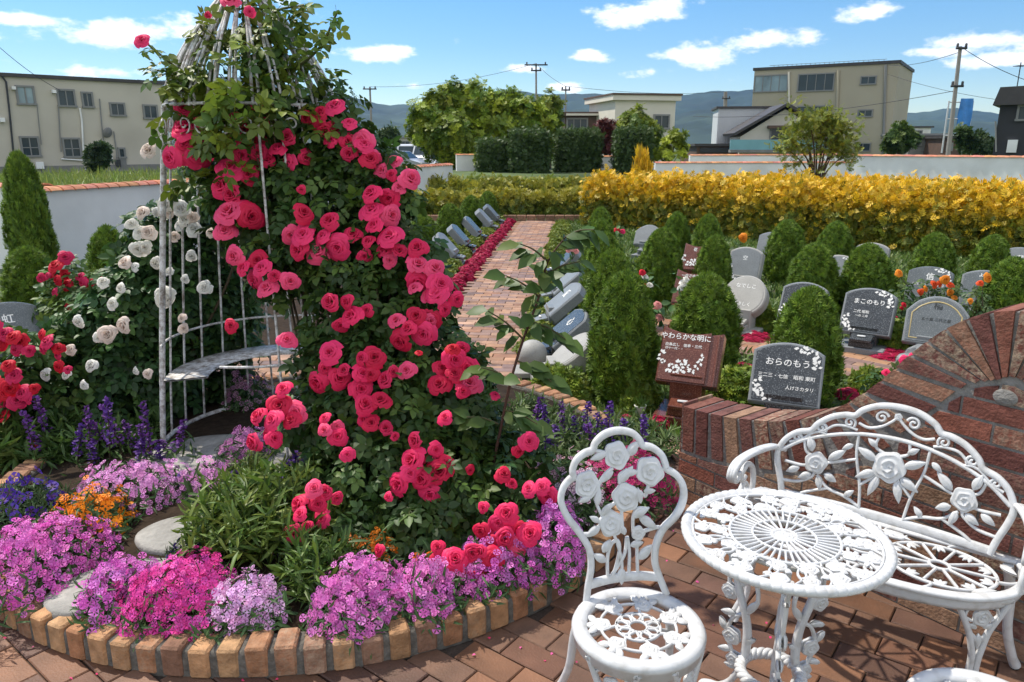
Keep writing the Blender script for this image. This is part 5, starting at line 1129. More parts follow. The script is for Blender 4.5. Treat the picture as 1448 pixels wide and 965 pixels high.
small_rose('hedge_rose','single orange rose blooming below the golden hedge behind the grey stones','rose bush',1045,375,9.9,[(1046,362,18),(1040,370,16),(1060,368,14)],[(1049,336,1,8)],ROSE_ORANGE)
# bouquets laid at the stones
def bouquet(label,u,v,Y,items,meshes,leafy=True):
    base = D(u,v,Y); t = thing('flower_bouquet',label,'bouquet',base,0,'flowers laid at the stones'); mb = MB(); k = 14
    scatter(mb,LEAFLET,base+rng.normal(0,.05,(k,3)),basis(rng.normal(0,.5,(k,3))+[0,-.4,.8]),.09,cols((.05,.11,.03),k)); mb.build('leaves','leaf',t,world=True)
    mb = MB(); 
    for du,dv,r in items: mb.tube([base+[0,.03,-.12],D(u+du,v+dv,Y-.03)],.004,5,col=(.06,.11,.03))
    mb.build('stems','stem',t,world=True); add_blooms(t,[(D(u+du,v+dv,Y-.04),(random.uniform(-.3,.3),-.7,.7),r*Y/ray(u,v)[1]/FPX) for du,dv,r in items],meshes)
bouquet('white lily bouquet with a broad leaf on the dark red book stone',968,402,6.95,[(0,0,9),(6,5,7),(-5,6,7),(2,-6,6)],ROSE_WHITE)
bouquet('pale pink roses standing beside the large front conifer',930,442,6.2,[(0,-10,7),(3,8,7),(-3,-4,4)],ROSE_SOFT)
bouquet('red and cream flowers between the path conifers and the red stones',912,400,7.4,[(-4,-14,6),(0,-8,6),(-8,2,6),(6,4,6),(0,6,6)],ROSE_RED[:1]+ROSE_WHITE[:1])
bouquet('pink roses in the grey stone vase beside the path',810,352,8.0,[(0,0,6),(-6,2,5),(5,4,5)],ROSE_SOFT)
bouquet('red and white flowers before the stone at the hedge\'s left end',872,326,11.0,[(0,0,5),(8,2,5),(-8,0,4),(-14,-6,4)],ROSE_RED)

# ================================================================== CLUMPS OF SMALL FLOWERS
def mound(name,label,u,v,ru,rv,h,n,colr,leafc=(.05,.10,.03),fr=.0165,z=.09,alt=None,T=None,group='flower clumps in the round bed',cat='flowers',leafn=900,lance=.05,eye=True,shape=.8,Yv=None):
    c = G(u,v,z) if Yv is None else D(u,v,Yv); dep = c[1]/ray(u,v)[1]; rx_ = ru*dep/FPX; ry_ = rv*dep/FPX/.55; t = thing(name,label,cat,(c[0],c[1],z),0,group)
    def surf(k,jit=.12):
        a = rng.random(k)*2*PI; q = np.sqrt(rng.random(k)); w = 1+.15*np.sin(3*a+u)+.08*np.sin(5*a+v)
        x,y = rx_*q*w*np.cos(a), ry_*q*w*np.sin(a); zz = h*(1-q**2.2)**shape*(1+.22*np.sin(x*31+u)*np.sin(y*29+v))+.012; N_ = np.stack([x/rx_*1.0,y/ry_*1.0-.35,.75+0*x],1)
        return np.stack([x,y,zz+rng.normal(0,.022,k)],1)+rng.normal(0,.006,(k,3)), N_+rng.normal(0,.35,(k,3))
    mb = MB(); P_,N_ = surf(leafn); P_[:,2] *= rng.uniform(.25,.95,leafn); scatter(mb,LANCE if lance else LEAFLET,P_,basis(N_+rng.normal(0,.6,P_.shape),N_+rng.normal(0,.7,P_.shape)),(lance or .03)*rng.uniform(.7,1.4,leafn),cols(leafc,leafn,.3)); mb.build('foliage','leaf',t)
    if n:
        mb = MB(); P_,N_ = surf(n); Tt = T or FLORET; P_[:,2] += .008; scatter(mb,Tt,P_,basis(N_),fr*rng.uniform(.75,1.2,n),cols(colr,n,.15,alt,.5)); stuff(mb.build('blossoms','petal',t))
    return t
PP = (.68,.105,.48); LP = (.74,.36,.66); HP = (.76,.05,.30)
mound('phlox_clump','large purple pink phlox mound at the left edge, spilling over the kerb',50,815,88,62,.155,820,PP,alt=(.74,.22,.58))
mound('phlox_clump','magenta pink phlox mound in the middle of the front kerb',255,860,82,45,.12,800,HP,alt=(.70,.10,.48))
mound('phlox_clump','purple phlox at the left end of the magenta mound, overlapping the stepping stone',170,850,48,38,.105,420,PP,alt=(.68,.24,.66))
mound('phlox_clump','pale lavender phlox between the magenta mound and the bright pink strip',348,872,58,30,.095,400,LP,alt=(.78,.55,.78))
mound('phlox_clump','light pink phlox bank behind the orange flowers',195,705,92,34,.12,560,(.70,.26,.60),alt=(.76,.40,.68))
mound('phlox_clump','small light pink phlox tuft beside the pale stepping stones',300,695,38,26,.11,200,(.70,.26,.58),alt=(.76,.40,.68))
mound('phlox_clump','broad bright pink phlox cushion left of centre along the kerb',510,862,78,40,.125,780,(.70,.15,.52),alt=(.76,.28,.62))
mound('phlox_clump','bright pink phlox cushion right below the lowest rose blooms',610,850,62,30,.105,480,(.70,.15,.52),alt=(.76,.28,.62))
mound('phlox_clump','violet pink phlox under the right side of the climbing rose',705,815,62,34,.125,480,(.68,.12,.50),alt=(.72,.30,.70))
mound('phlox_clump','violet pink phlox nearest to the white chair back',785,790,44,38,.17,420,(.66,.12,.50),alt=(.72,.30,.70))
mound('phlox_clump','dusky pink heather like tuft inside the cage',352,650,40,20,.13,260,(.56,.18,.46),alt=(.6,.3,.5))
mound('phlox_clump','thin mauve tuft behind the cage rods',352,578,34,24,.22,170,(.45,.22,.36),alt=(.5,.3,.4),z=.05)
mound('phlox_clump','deep magenta flower clump seen through the back of the white chair',890,702,62,34,.20,520,(.46,.02,.13),alt=(.55,.05,.2),z=.05)
mound('phlox_clump','pale pink and white tuft beside the chair back',822,722,36,24,.15,220,(.70,.48,.60),alt=(.8,.7,.75))
FL4 = floret(4,True,(1,.75,.4))
mound('orange_flower_clump','bright orange flower clump behind the purple mound',130,752,58,30,.14,210,(.85,.23,.004),fr=.021,alt=(.88,.32,.01),T=FL4,lance=.06)
mound('orange_flower_clump','dark orange flowers tucked under the climbing rose',520,805,52,24,.12,90,(.55,.13,.01),fr=.018,alt=(.6,.2,.02),T=FL4,lance=.05)
mound('orange_flower_clump','few dark orange flowers right under the low rose cluster',618,822,36,18,.09,40,(.60,.14,.01),fr=.018,T=FL4,lance=.05)
mound('pansy_clump','deep blue violet pansies at the left edge behind the purple mound',30,722,58,30,.10,60,(.06,.02,.30),fr=.026,alt=(.10,.05,.42),T=floret(5,False,(2,2,.3)),lance=.05,leafc=(.035,.07,.02))
mound('pansy_clump','tiny dark violet pansies beside the stepping stones',268,800,28,12,.06,24,(.045,.015,.18),fr=.024,T=floret(5,False,(2,2,.3)),lance=.04,leafc=(.035,.07,.02))
# lance leaved green clumps
def lance_clump(name,label,u,v,ru,rv,h,n,base,alt,L=.10,z=.09,cat='plant',w=LANCE):
    c = G(u,v,z); dep = c[1]/ray(u,v)[1]; rx_, ry_ = ru*dep/FPX, rv*dep/FPX/.55; t = thing(name,label,cat,(c[0],c[1],z)); mb = MB(); st = MB()
    for _ in range(n):
        a = rng.random()*2*PI; q = math.sqrt(rng.random()); b = np.array([rx_*q*.6*math.cos(a),ry_*q*.6*math.sin(a),0]); hh = h*rng.uniform(.6,1.1)*(1-.45*q*q); tp = b+np.array([rx_*q*.5*math.cos(a),ry_*q*.5*math.sin(a),hh])+rng.normal(0,.015,3)
        P_ = catmull(np.array([b,(b+tp)/2+[0,0,hh*.12],tp]),5); st.tube(P_,.0028,4,col=(.06,.10,.03)); k = 16; ii = rng.uniform(.15,1,k)**.7; pp = b+(tp-b)*ii[:,None]; sp = rng.normal(0,.8,(k,3))+[0,0,.85]
        scatter(mb,w,pp,basis(rng.normal(0,.7,(k,3))+[0,-.2,.6],sp),L*rng.uniform(.6,1.1,k),cols(base,k,.25,alt,.45))
    mb.build('foliage','leaf',t); st.build('stems','stem',t); return t
lance_clump('lance_leaved_plant','dense bright green lance leaved clump right of the pale stepping stone',385,770,105,52,.32,170,(.060,.115,.018),(.14,.18,.03),.10)
lance_clump('lance_leaved_plant','dark green salvia foliage at the left below the white roses',120,640,105,42,.24,170,(.045,.092,.02),(.08,.14,.03),.11,.02)
lance_clump('lance_leaved_plant','broad leaved green clump at the far left edge behind the pansies',15,655,46,34,.3,60,(.05,.10,.02),(.10,.14,.03),.14,.02)
lance_clump('lance_leaved_plant','grey green feathery foliage behind the white chair',830,655,95,44,.22,150,(.055,.10,.03),(.11,.15,.05),.08,.04)
lance_clump('lance_leaved_plant','green foliage under the tall rose cane at the back rim of the bed',745,610,70,34,.18,90,(.055,.10,.03),(.11,.15,.04),.09,.04)
lance_clump('lance_leaved_plant','green foliage between the salvia spikes and the red granite stone',900,640,60,30,.16,70,(.055,.10,.03),(.11,.15,.04),.09,.02)
lance_clump('lance_leaved_plant','green leafy clump right at the foot of the climbing rose',455,830,42,30,.2,60,(.05,.10,.02),(.09,.14,.02),.09)
lance_clump('lance_leaved_plant','small leafy tuft beside the cage rods',360,700,36,30,.2,46,(.06,.10,.02),(.12,.14,.03),.07)
# salvia spikes
def spike_mesh(name,L,seed,col):
    r = np.random.default_rng(seed); mb = MB(); bend = r.uniform(-.05,.05); mb.tube([(0,0,0),(bend*.4,0,L*.5),(bend,0,L)],[.003,.0025,.0015],5,col=(.06,.05,.03)); k = 90; q = r.uniform(.38,1,k); a = r.random(k)*6.28; rad = .012*(1.15-q)*1.3+.002
    P_ = np.stack([bend*q*q+rad*np.cos(a),rad*np.sin(a),q*L],1); n = np.stack([np.cos(a),np.sin(a),.3+0*a],1); scatter(mb,LEAFLET,P_,basis(n+rng.normal(0,.5,n.shape),n*.8+[0,0,.7]),.018*r.uniform(.7,1.2,k),cols(col,k,.35)); k = 8; scatter(mb,LANCE,np.stack([0*r.random(k),0*r.random(k),r.uniform(.02,.35,k)*L],1),basis(r.normal(0,.5,(k,3))+[0,0,.6]),.06,cols((.05,.09,.03),k)); o = mb.build(name,'petal'); me = o.data; bpy.data.objects.remove(o); return me
SPK = [spike_mesh('flower_spike',.36,s,c) for s,c in ((1,(.12,.045,.27)),(2,(.085,.03,.21)),(3,(.15,.05,.26)))]
def salvia(label,tips,Y0_,z0,group='salvia clumps'):
    P_ = [D(u,v,Y0_+random.uniform(-.12,.12)) for u,v in tips]; c = np.mean(P_,0); t = thing('salvia',label,'flowers',(c[0],c[1],z0),0,group)
    for p in P_:
        o = bpy.data.objects.new('flower_spike',random.choice(SPK)); COL.objects.link(o); o.parent = t; L = max(.12,p[2]-z0); o.location = (p[0]-c[0]+random.uniform(-.02,.02),p[1]-c[1],0); s_ = L/.36; o.scale = (1.5,)*2+(s_,); o.rotation_euler = (random.uniform(-.1,.1),random.uniform(-.12,.12),random.uniform(0,6))
    mb = MB(); k = 60; scatter(mb,LANCE,np.stack([rng.normal(0,.12,k),rng.normal(0,.10,k),rng.uniform(0,.10,k)],1),basis(rng.normal(0,.6,(k,3))+[0,0,.6],rng.normal(0,.6,(k,3))+[0,0,.7]),.10,cols((.045,.09,.02),k)); mb.build('foliage','leaf',t)
salvia('violet salvia spikes below the white rose bush',[(120,580),(95,600),(75,612),(155,590),(172,570),(183,598),(203,575),(140,562),(60,560),(40,585),(205,600),(128,625),(190,620)],3.75,.03)
salvia('dark violet salvia spikes at the cage door post',[(243,598),(240,620),(228,630)],3.75,.06)
salvia('violet salvia spikes beside the small pink tuft',[(268,735),(325,665),(342,670),(350,690)],3.35,.09)
salvia('tall violet salvia spikes in front of the cage rods',[(413,640),(415,680),(430,650),(398,655)],3.35,.09)
salvia('single violet salvia spike leaning over the lance leaves',[(404,795)],2.75,.09)
salvia('row of violet salvia spikes behind the white chair and the brick path',[(745,565),(760,590),(778,572),(790,600),(812,590),(830,570),(838,596),(855,588),(866,570),(872,600),(888,595),(905,585),(910,605),(822,615),(800,575),(768,615),(848,620)],3.85,.04)
mound('white_tuft','thin pale pink flowers among the salvia behind the chair',810,690,60,26,.16,60,(.66,.40,.5),leafn=300)
# ================================================================== CONIFERS
def conifer_meshes(seed,tall=1.0):
    r = np.random.default_rng(seed); n = 5600; H_,R_ = 1.0,.30
    th_ = r.random(n)*2*PI; hh = r.random(n)**.92; ph = r.uniform(0,6,8)
    def rad(h,t): 
        base = R_*np.clip(1-h**2.9,0,1)**.52*(.80+.20*np.clip(h/.22,0,1)); return base*(1+.075*np.sin(5*t+ph[0]+h*9)+.05*np.sin(9*t+ph[1]-h*15)+.045*np.sin(13*t+h*22+ph[2]))
    rr = rad(hh,th_)*r.uniform(.86,1.07,n); P_ = np.stack([rr*np.cos(th_),rr*np.sin(th_),.02+hh*.97],1); N_ = np.stack([np.cos(th_),np.sin(th_),.35+.9*hh**2],1)
    mb = MB(); sp = N_*[.9,.9,.5]+np.array([0,0,.75])+r.normal(0,.35,(n,3)); c = cols((.058,.108,.013),n,.3,(.13,.19,.018),.45)
    scatter(mb,TUFT,P_,basis(N_+r.normal(0,.4,(n,3)),sp),.062*r.uniform(.7,1.25,n),c)
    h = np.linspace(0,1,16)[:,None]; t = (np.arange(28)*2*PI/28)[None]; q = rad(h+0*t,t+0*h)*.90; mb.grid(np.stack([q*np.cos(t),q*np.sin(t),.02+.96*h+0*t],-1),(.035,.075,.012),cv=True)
    o = mb.build('crown','needle'); me = o.data; bpy.data.objects.remove(o); return me
CON = [conifer_meshes(s) for s in (21,22,23)]
mb = MB(); mb.lathe([(.028,-.03),(.022,.05),(.012,.5),(.003,.8)],9); o = mb.build('trunk','bark'); TRK = o.data; bpy.data.objects.remove(o)
def conifer(label,u,vt,wpx,h=.88,i=0,group='small clipped conifers between the stones',Y=None):
    p = G(u,vt,h) if Y is None else D(u,vt,Y); dep = p[1]/ray(u,vt)[1]; w = wpx*dep/FPX; t = thing('conifer',label,'conifer',(p[0],p[1],-.02),0,group)
    for nm,me in (('crown',CON[i%3]),('trunk',TRK)):
        o = bpy.data.objects.new(nm,me); COL.objects.link(o); o.parent = t; o.scale = (w/.70,w/.70,h+.02)
    for o in t.children: o.rotation_euler = (0,0,1.7*i)
conifer('biggest conifer in front of the row, just left of the red granite book stone',885,390,106,.88,0)
conifer('conifer right behind the biggest front conifer, beside the leaning path stones',868,358,88,.9,1)
conifer('third conifer of the row climbing along the path',856,333,68,.88,2)
conifer('fourth conifer of the row along the path',851,313,54,.86,0)
conifer('farthest small conifer of the row along the path, near the hedge corner',850,296,44,.82,1)
conifer('conifer left of the dark red book stones, with red flowers beside it',937,326,66,.82,2)
conifer('conifer close to the golden hedge, just right of the plain pale stone with cut corners',958,303,48,.86,0)
conifer('conifer between the small red stone and the hedge',1003,306,50,.86,1)
conifer('conifer left of the pale round drum stone in the third row',1012,336,56,.76,2)
conifer('large conifer directly behind the red granite book stone',1002,391,104,.78,1)
conifer('large conifer behind the big black gravestone',1148,411,104,.78,2)
conifer('conifer between the two black stones of the second row',1155,347,76,.74,0)
conifer('conifer behind the black stone with flowers at both corners',1230,348,76,.74,1)
conifer('conifer beside the plain grey stone at the golden hedge',1115,314,60,.78,2)
conifer('conifer left of centre against the golden hedge, behind the half hidden grey stone',1184,316,56,.76,0)
conifer('conifer behind the dark slate gravestone',1325,332,62,.72,1)
conifer('conifer behind the mid grey stone, near the right edge',1407,335,58,.72,2)
conifer('wide conifer cut by the right edge above the brick arch',1436,369,92,.8,0)
conifer('conifer left of the path just behind the nearest leaning grey stone',598,305,48,.70,1,'small clipped conifers left of the path')
conifer('second conifer along the left side of the long brick path, counted from the roses',636,290,42,.70,2,'small clipped conifers left of the path')
conifer('third conifer left of the path, above the leaning stones',666,278,36,.70,0,'small clipped conifers left of the path')
conifer('farthest conifer on the left side of the brick path, near its end',690,272,30,.68,1,'small clipped conifers left of the path')
conifer('low conifer left of the path beside the rose blooms',585,330,40,.62,0,'small clipped conifers left of the path')
conifer('round conifer at the left edge above the veined gravestone',36,352,80,.78,2,'clipped conifers along the left wall')
conifer('round conifer before the white wall behind the small red roses',150,325,76,1.0,0,'clipped conifers along the left wall')
conifer('smaller conifer half hidden behind the white rose bush',187,321,46,1.0,1,'clipped conifers along the left wall')
conifer('tall slim conifer at the left edge before the end of the white wall',24,218,64,1.62,1,'clipped conifers along the left wall',Y=9.6)

# ================================================================== LOW MOUNDS AND EDGINGS
def leafy_mesh(name,n,T,size,base,alt,pa,shape=.75,seed=0,dv=.3,flat=False):
    r = np.random.default_rng(seed); a = r.random(n)*2*PI; q = np.sqrt(r.random(n)); w = 1+.12*np.sin(3*a+seed)+.08*np.sin(7*a)
    P_ = np.stack([q*w*np.cos(a),q*w*np.sin(a),np.clip(1-q**2.4,0,1)**shape*(1+.12*np.sin(9*q*np.cos(a)+seed)*np.sin(8*q*np.sin(a)))*r.uniform(.75,1.03,n)],1); N_ = np.stack([P_[:,0],P_[:,1],.35+P_[:,2]],1)
    mb = MB(); scatter(mb,T,P_,basis(N_+r.normal(0,.45,(n,3)),N_+[0,0,.5]+r.normal(0,.5,(n,3))),size*r.uniform(.7,1.25,n),cols(base,n,dv,alt,pa)); o = mb.build(name,'leaf'); me = o.data; bpy.data.objects.remove(o); return me
BOX = [leafy_mesh('foliage',1900,SPRAY,.30,(.085,.15,.018),(.20,.24,.025),.5,seed=s) for s in (1,2)]
SEDUM = [leafy_mesh('foliage',1200,SPRAY,.30,(.10,.15,.02),(.20,.22,.03),.5,seed=s) for s in (3,4)]
REDM = [leafy_mesh('blossoms',1000,FLORET,.13,(.42,.012,.07),(.30,.01,.04),.5,seed=s) for s in (5,6)]
def low(name,label,cat,x,y,rx_,h,me,group,z=-.02):
    o = bpy.data.objects.new(name,me); COL.objects.link(o); o.location=(x,y,z); o.scale=(rx_,rx_,h); o.rotation_euler=(0,0,random.uniform(0,6)); tag(o,label,cat,group); return o
def lowpx(name,label,cat,u,v,wpx,h,me,group):
    p = G(u,v,0); dep = p[1]/ray(u,v)[1]; low(name,label,cat,p[0],p[1],wpx*dep/FPX/2,h,me,group)
g = 'yellow green shrubs between the stones'
for i,(lb,u,v,w,h) in enumerate((('yellow green low shrub at the corner of the walkway beside the granite ball',800,553,88,.20),('yellow green low shrub left of the red granite book stone',900,572,62,.20),('bright green shrub between the red granite stone and the big black gravestone',1045,562,90,.20),('small round shrub left of the black stone with one character',1076,465,46,.22),('round shrub right of the black stone with flowers at both corners',1262,492,60,.24),('shrub at the right foot of the big black gravestone, by the wall',1228,555,50,.18),('yellowish shrub by the path under the polished grey stone',848,440,50,.2),('yellow green shrub along the path before the black faced stone',832,480,40,.2),('shrub by the foot of the dark red book stone',935,425,50,.2),('yellowish tuft under the conifer near the hedge',920,376,36,.2),('low shrub left of the veined gravestone at the left edge',25,480,70,.18),('wide low green shrub below the small red rose bush',110,470,110,.24),('yellow green shrub behind the white rose bush',175,415,70,.3),('shrub between the conifers of the second row',1190,400,44,.2),('yellowish shrub behind the gold bordered stone',1240,405,50,.22))):
    lowpx('low_shrub',lb,'shrub',u,v,w,h,BOX[i%2],g)
for i,Y in enumerate(np.arange(8.2,17.6,.42)):
    x = PX0(Y); side = 'nearest' if i == 0 else None
    for j,(off,me,rx_,h) in enumerate(((-.20,REDM[i%2],.155,.10),(-.50,SEDUM[i%2],.19,.16),(-.86,SEDUM[(i+1)%2],.2,.17))):
        nm,cat,lb,gg = (('red_flower_mound','flowers','crimson flower mound edging the left side of the long brick path','crimson mounds edging the path') if j == 0 else ('edging_shrub','shrub','yellow green cushion shrub in the rows between the path and the left stones','cushion shrubs left of the path'))
        low(nm,lb,cat,x+off+random.uniform(-.04,.04),Y+random.uniform(-.06,.06),rx_*random.uniform(.9,1.12),h*random.uniform(.85,1.15),me,gg)
for i,Y in enumerate(np.arange(6.3,17,.55)):
    low('edging_shrub','yellow green cushion shrub lining the right edge of the long path','shrub',PX0(Y)+1.02+random.uniform(-.03,.03),Y,.17*random.uniform(.85,1.15),.13,SEDUM[i%2],'cushion shrubs right of the path')
for i,(lb,u,v,w) in enumerate((('crimson flower mound below the round shrub in the second row',1262,503,66),('crimson flowers under the small round shrub by the black character stone',1068,478,52),('crimson flowers at the left foot of the big black gravestone',1052,524,44),('few red flowers by the red granite stone base',930,600,34),('red flowers at the walkway edge near the wall slope',1200,560,40),('small red flowers on the turf under the red stone',885,598,24))):
    lowpx('red_flower_mound',lb,'flowers',u,v,w,.07,REDM[i%2],'crimson mounds between the stones')
# turf strip along the walkway
mb = MB(); n = 5200; poly = [(.70,4.55),(1.55,3.95),(1.75,4.1),(1.3,4.6),(.95,4.95),(.2,5.5),(.1,5.35)]; lo_ = np.min(poly,0); hi_ = np.max(poly,0); P_ = lo_+rng.random((n,2))*(hi_-lo_); P_ = P_[inpoly(P_,poly)]; k = len(P_)
scatter(mb,leaf_T(1,.12,.05,.3),np.c_[P_,np.full(k,-.02)],basis(rng.normal(0,1,(k,3))+[0,0,.2],np.tile([0,0,1.],(k,1))+rng.normal(0,.4,(k,3))),.055*rng.uniform(.6,1.2,k),cols((.08,.15,.02),k,.3,(.16,.2,.03),.4)); g_ = stuff(mb.build('grass','leaf')); 
mb = MB(); n = 80000; P_ = np.c_[rng.uniform(.05,8,n),rng.uniform(4.3,18,n)]; ok = ~inpoly(P_,CROSS)&~inpoly(P_,PATH)&~inpoly(P_,WALK)&(P_[:,0] > PX0(P_[:,1])+.9); P_ = P_[ok]; k = len(P_)
scatter(mb,leaf_T(1,.2,.05,.3),np.c_[P_,np.full(k,-.02)],basis(rng.normal(0,1,(k,3))+[0,0,.5],np.tile([0,0,1.],(k,1))+rng.normal(0,.6,(k,3))),.085*rng.uniform(.5,1.3,k),cols((.05,.10,.018),k,.35,(.12,.16,.03),.4)); stuff(mb.build('ground_cover','leaf'))
# petals dropped on the paving
mb = MB(); n = 260; P_ = np.c_[rng.uniform(-1.9,1.2,n),rng.uniform(1.6,3.4,n)]; d_ = np.linalg.norm(P_-BED_C,axis=1); P_ = P_[(d_ > BED_R)&(rng.random(n) < np.exp(-(d_-BED_R)*2.2))]; k = len(P_)
scatter(mb,leaf_T(1,.8,.2,.3),np.c_[P_,np.full(k,.004)],basis(rng.normal(0,.25,(k,3))+[0,0,1]),.014*rng.uniform(.6,1.3,k),cols((.70,.12,.34),k,.3,(.75,.05,.15),.5)); stuff(mb.build('fallen_petals','petal'))
# tall grass in front of the apartments
mb = MB(); n = 9000; P_ = np.c_[rng.uniform(-26,-7,n),rng.uniform(24,44,n)]; k = n; scatter(mb,leaf_T(1,.06,.05,.3),np.c_[P_,np.full(k,-.05)],basis(rng.normal(0,1,(k,3)),np.tile([0,0,1.],(k,1))+rng.normal(0,.3,(k,3))),.65*rng.uniform(.5,1.2,k),cols((.12,.17,.03),k,.3,(.22,.24,.05),.4)); stuff(mb.build('tall_grass','leaf'))

# ================================================================== HEDGES
def hedge(label,p0,p1,th,h,dens,size,base,alt,pa,name='hedge',rough=.08,zb=-.02,cat='hedge',tipc=None,group=None,lump=0):
    p0 = np.array(p0[:2],float); p1 = np.array(p1[:2],float); L = np.linalg.norm(p1-p0); an = math.atan2(*(p1-p0)[::-1]); t = thing(name,label,cat,(*p0,zb),an,group)
    A = [L*h,L*th,th*h,th*h,L*h*.4]; n = int(dens*sum(A)); f = rng.choice(5,n,p=np.array(A)/sum(A)); a,b = rng.random(n),rng.random(n); P_ = np.zeros((n,3)); N_ = np.zeros((n,3))
    for j,(fx,nr) in enumerate(((lambda a,b: np.stack([a*L,0*a,b*h],1),(0,-1,.45)),(lambda a,b: np.stack([a*L,b*th,0*a+h],1),(0,-.1,1)),(lambda a,b: np.stack([0*a,a*th,b*h],1),(-1,0,.45)),(lambda a,b: np.stack([0*a+L,a*th,b*h],1),(1,0,.45)),(lambda a,b: np.stack([a*L,0*a+th,b*h],1),(0,1,.45)))):
        m = f == j; P_[m] = fx(a[m],b[m]); N_[m] = nr
    w = np.sin(P_[:,0]*5.1)*np.sin(P_[:,0]*2.3+P_[:,1]*4)*lump; P_[:,2] += w*(P_[:,2]/h)+rng.normal(0,rough,n); P_[:,1] += rng.normal(0,rough,n)-w*.6; P_[:,0] += rng.normal(0,rough,n)
    N_ = N_+rng.normal(0,.45,(n,3)); sp = N_+[0,0,.5]+rng.normal(0,.45,(n,3)); c = cols(base,n,.3)
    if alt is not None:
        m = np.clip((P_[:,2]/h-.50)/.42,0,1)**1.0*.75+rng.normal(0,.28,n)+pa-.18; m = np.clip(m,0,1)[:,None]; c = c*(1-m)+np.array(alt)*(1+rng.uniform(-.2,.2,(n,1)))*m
    P_[:,2] = np.maximum(P_[:,2],.02); mb = MB(); scatter(mb,SPRAY,P_,basis(N_+rng.normal(0,.4,(n,3)),sp),size*rng.uniform(.65,1.25,n),c); q = max(.05,rough*1.2)
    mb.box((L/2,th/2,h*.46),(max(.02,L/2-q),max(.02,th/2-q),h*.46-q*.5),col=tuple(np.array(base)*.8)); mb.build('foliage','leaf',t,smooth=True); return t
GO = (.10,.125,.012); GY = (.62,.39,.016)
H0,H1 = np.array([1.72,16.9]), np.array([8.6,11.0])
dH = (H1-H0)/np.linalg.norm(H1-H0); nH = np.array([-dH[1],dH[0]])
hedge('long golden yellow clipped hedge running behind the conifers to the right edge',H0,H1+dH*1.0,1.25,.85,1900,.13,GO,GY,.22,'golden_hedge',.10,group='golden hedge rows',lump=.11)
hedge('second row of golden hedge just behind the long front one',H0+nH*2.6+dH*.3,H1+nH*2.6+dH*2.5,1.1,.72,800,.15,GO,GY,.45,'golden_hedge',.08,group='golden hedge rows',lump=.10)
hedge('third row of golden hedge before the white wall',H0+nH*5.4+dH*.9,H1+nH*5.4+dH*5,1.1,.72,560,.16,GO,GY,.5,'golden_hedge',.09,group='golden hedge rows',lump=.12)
# topiary bump on the hedge corner
t = thing('golden_topiary','small golden topiary bump sticking up above the left end of the hedge','shrub',(*(H0+nH*2.2),-.02)); o = bpy.data.objects.new('foliage',leafy_mesh('foliage',900,SPRAY,.4,(.36,.24,.016),GY,.5,seed=9)); COL.objects.link(o); o.parent = t; o.scale=(.28,.28,1.35)
mb = MB(); mb.tube([(0,0,0),(0,0,1.2)],.03,7,col=(.08,.05,.03)); mb.build('stem','stem',t)
# loose hedges at the end of the path
for lb,u0,v0,u1,v1,th,h,b_,a_ in (('loose yellow green hedge across the end of the path',560,306,825,306,.5,.45,(.085,.12,.015),(.30,.26,.025)),('second yellow green hedge further behind the end of the path',600,290,820,288,.6,.55,(.075,.12,.016),(.26,.24,.025)),('clipped green hedge in front of the grey retaining wall',662,281,835,281,.6,.45,(.07,.125,.016),(.18,.21,.025))):
    hedge(lb,G(u0,v0),G(u1,v1),th,h,600,.16,b_,a_,.2,'low_hedge',.08,group='low hedges at the far end of the garden',lump=.12)
ke = thing('brick_edging','low line of brown bricks closing the far end of the path','edging',(-2.4,18.0,0)); mb = MB()
for i in range(28): mb.box((i*.23+.1,0,.05),(.108,.055,.07),ch=.01,col=(*(np.array((.24,.13,.085))*random.uniform(.7,1.2)),.3))
mb.build('bricks','brick',ke,smooth=False)
tiled = [(600,215,760,'dark'),]
# dark clipped hedge blocks on the bank
for lb,u0,u1,vt,Y in (('tall dark clipped hedge block left of the small white wall gap',727,771,190,37),('tall dark clipped hedge block in the middle, under the brown roofed house',793,845,190,38),('tall dark clipped hedge block below the flat roofed white house',877,917,188,37),('low dark hedge under the big round tree',680,722,205,38)):
    a_ = D(u0,230,Y)[:2]; b_ = D(u1,230,Y)[:2]; hedge(lb,a_,b_,1.6,D(800,vt,Y)[2]-.3,420,.19,(.034,.064,.014),(.055,.09,.02),.1,'clipped_hedge',.10,zb=.3,group='dark clipped hedge blocks')

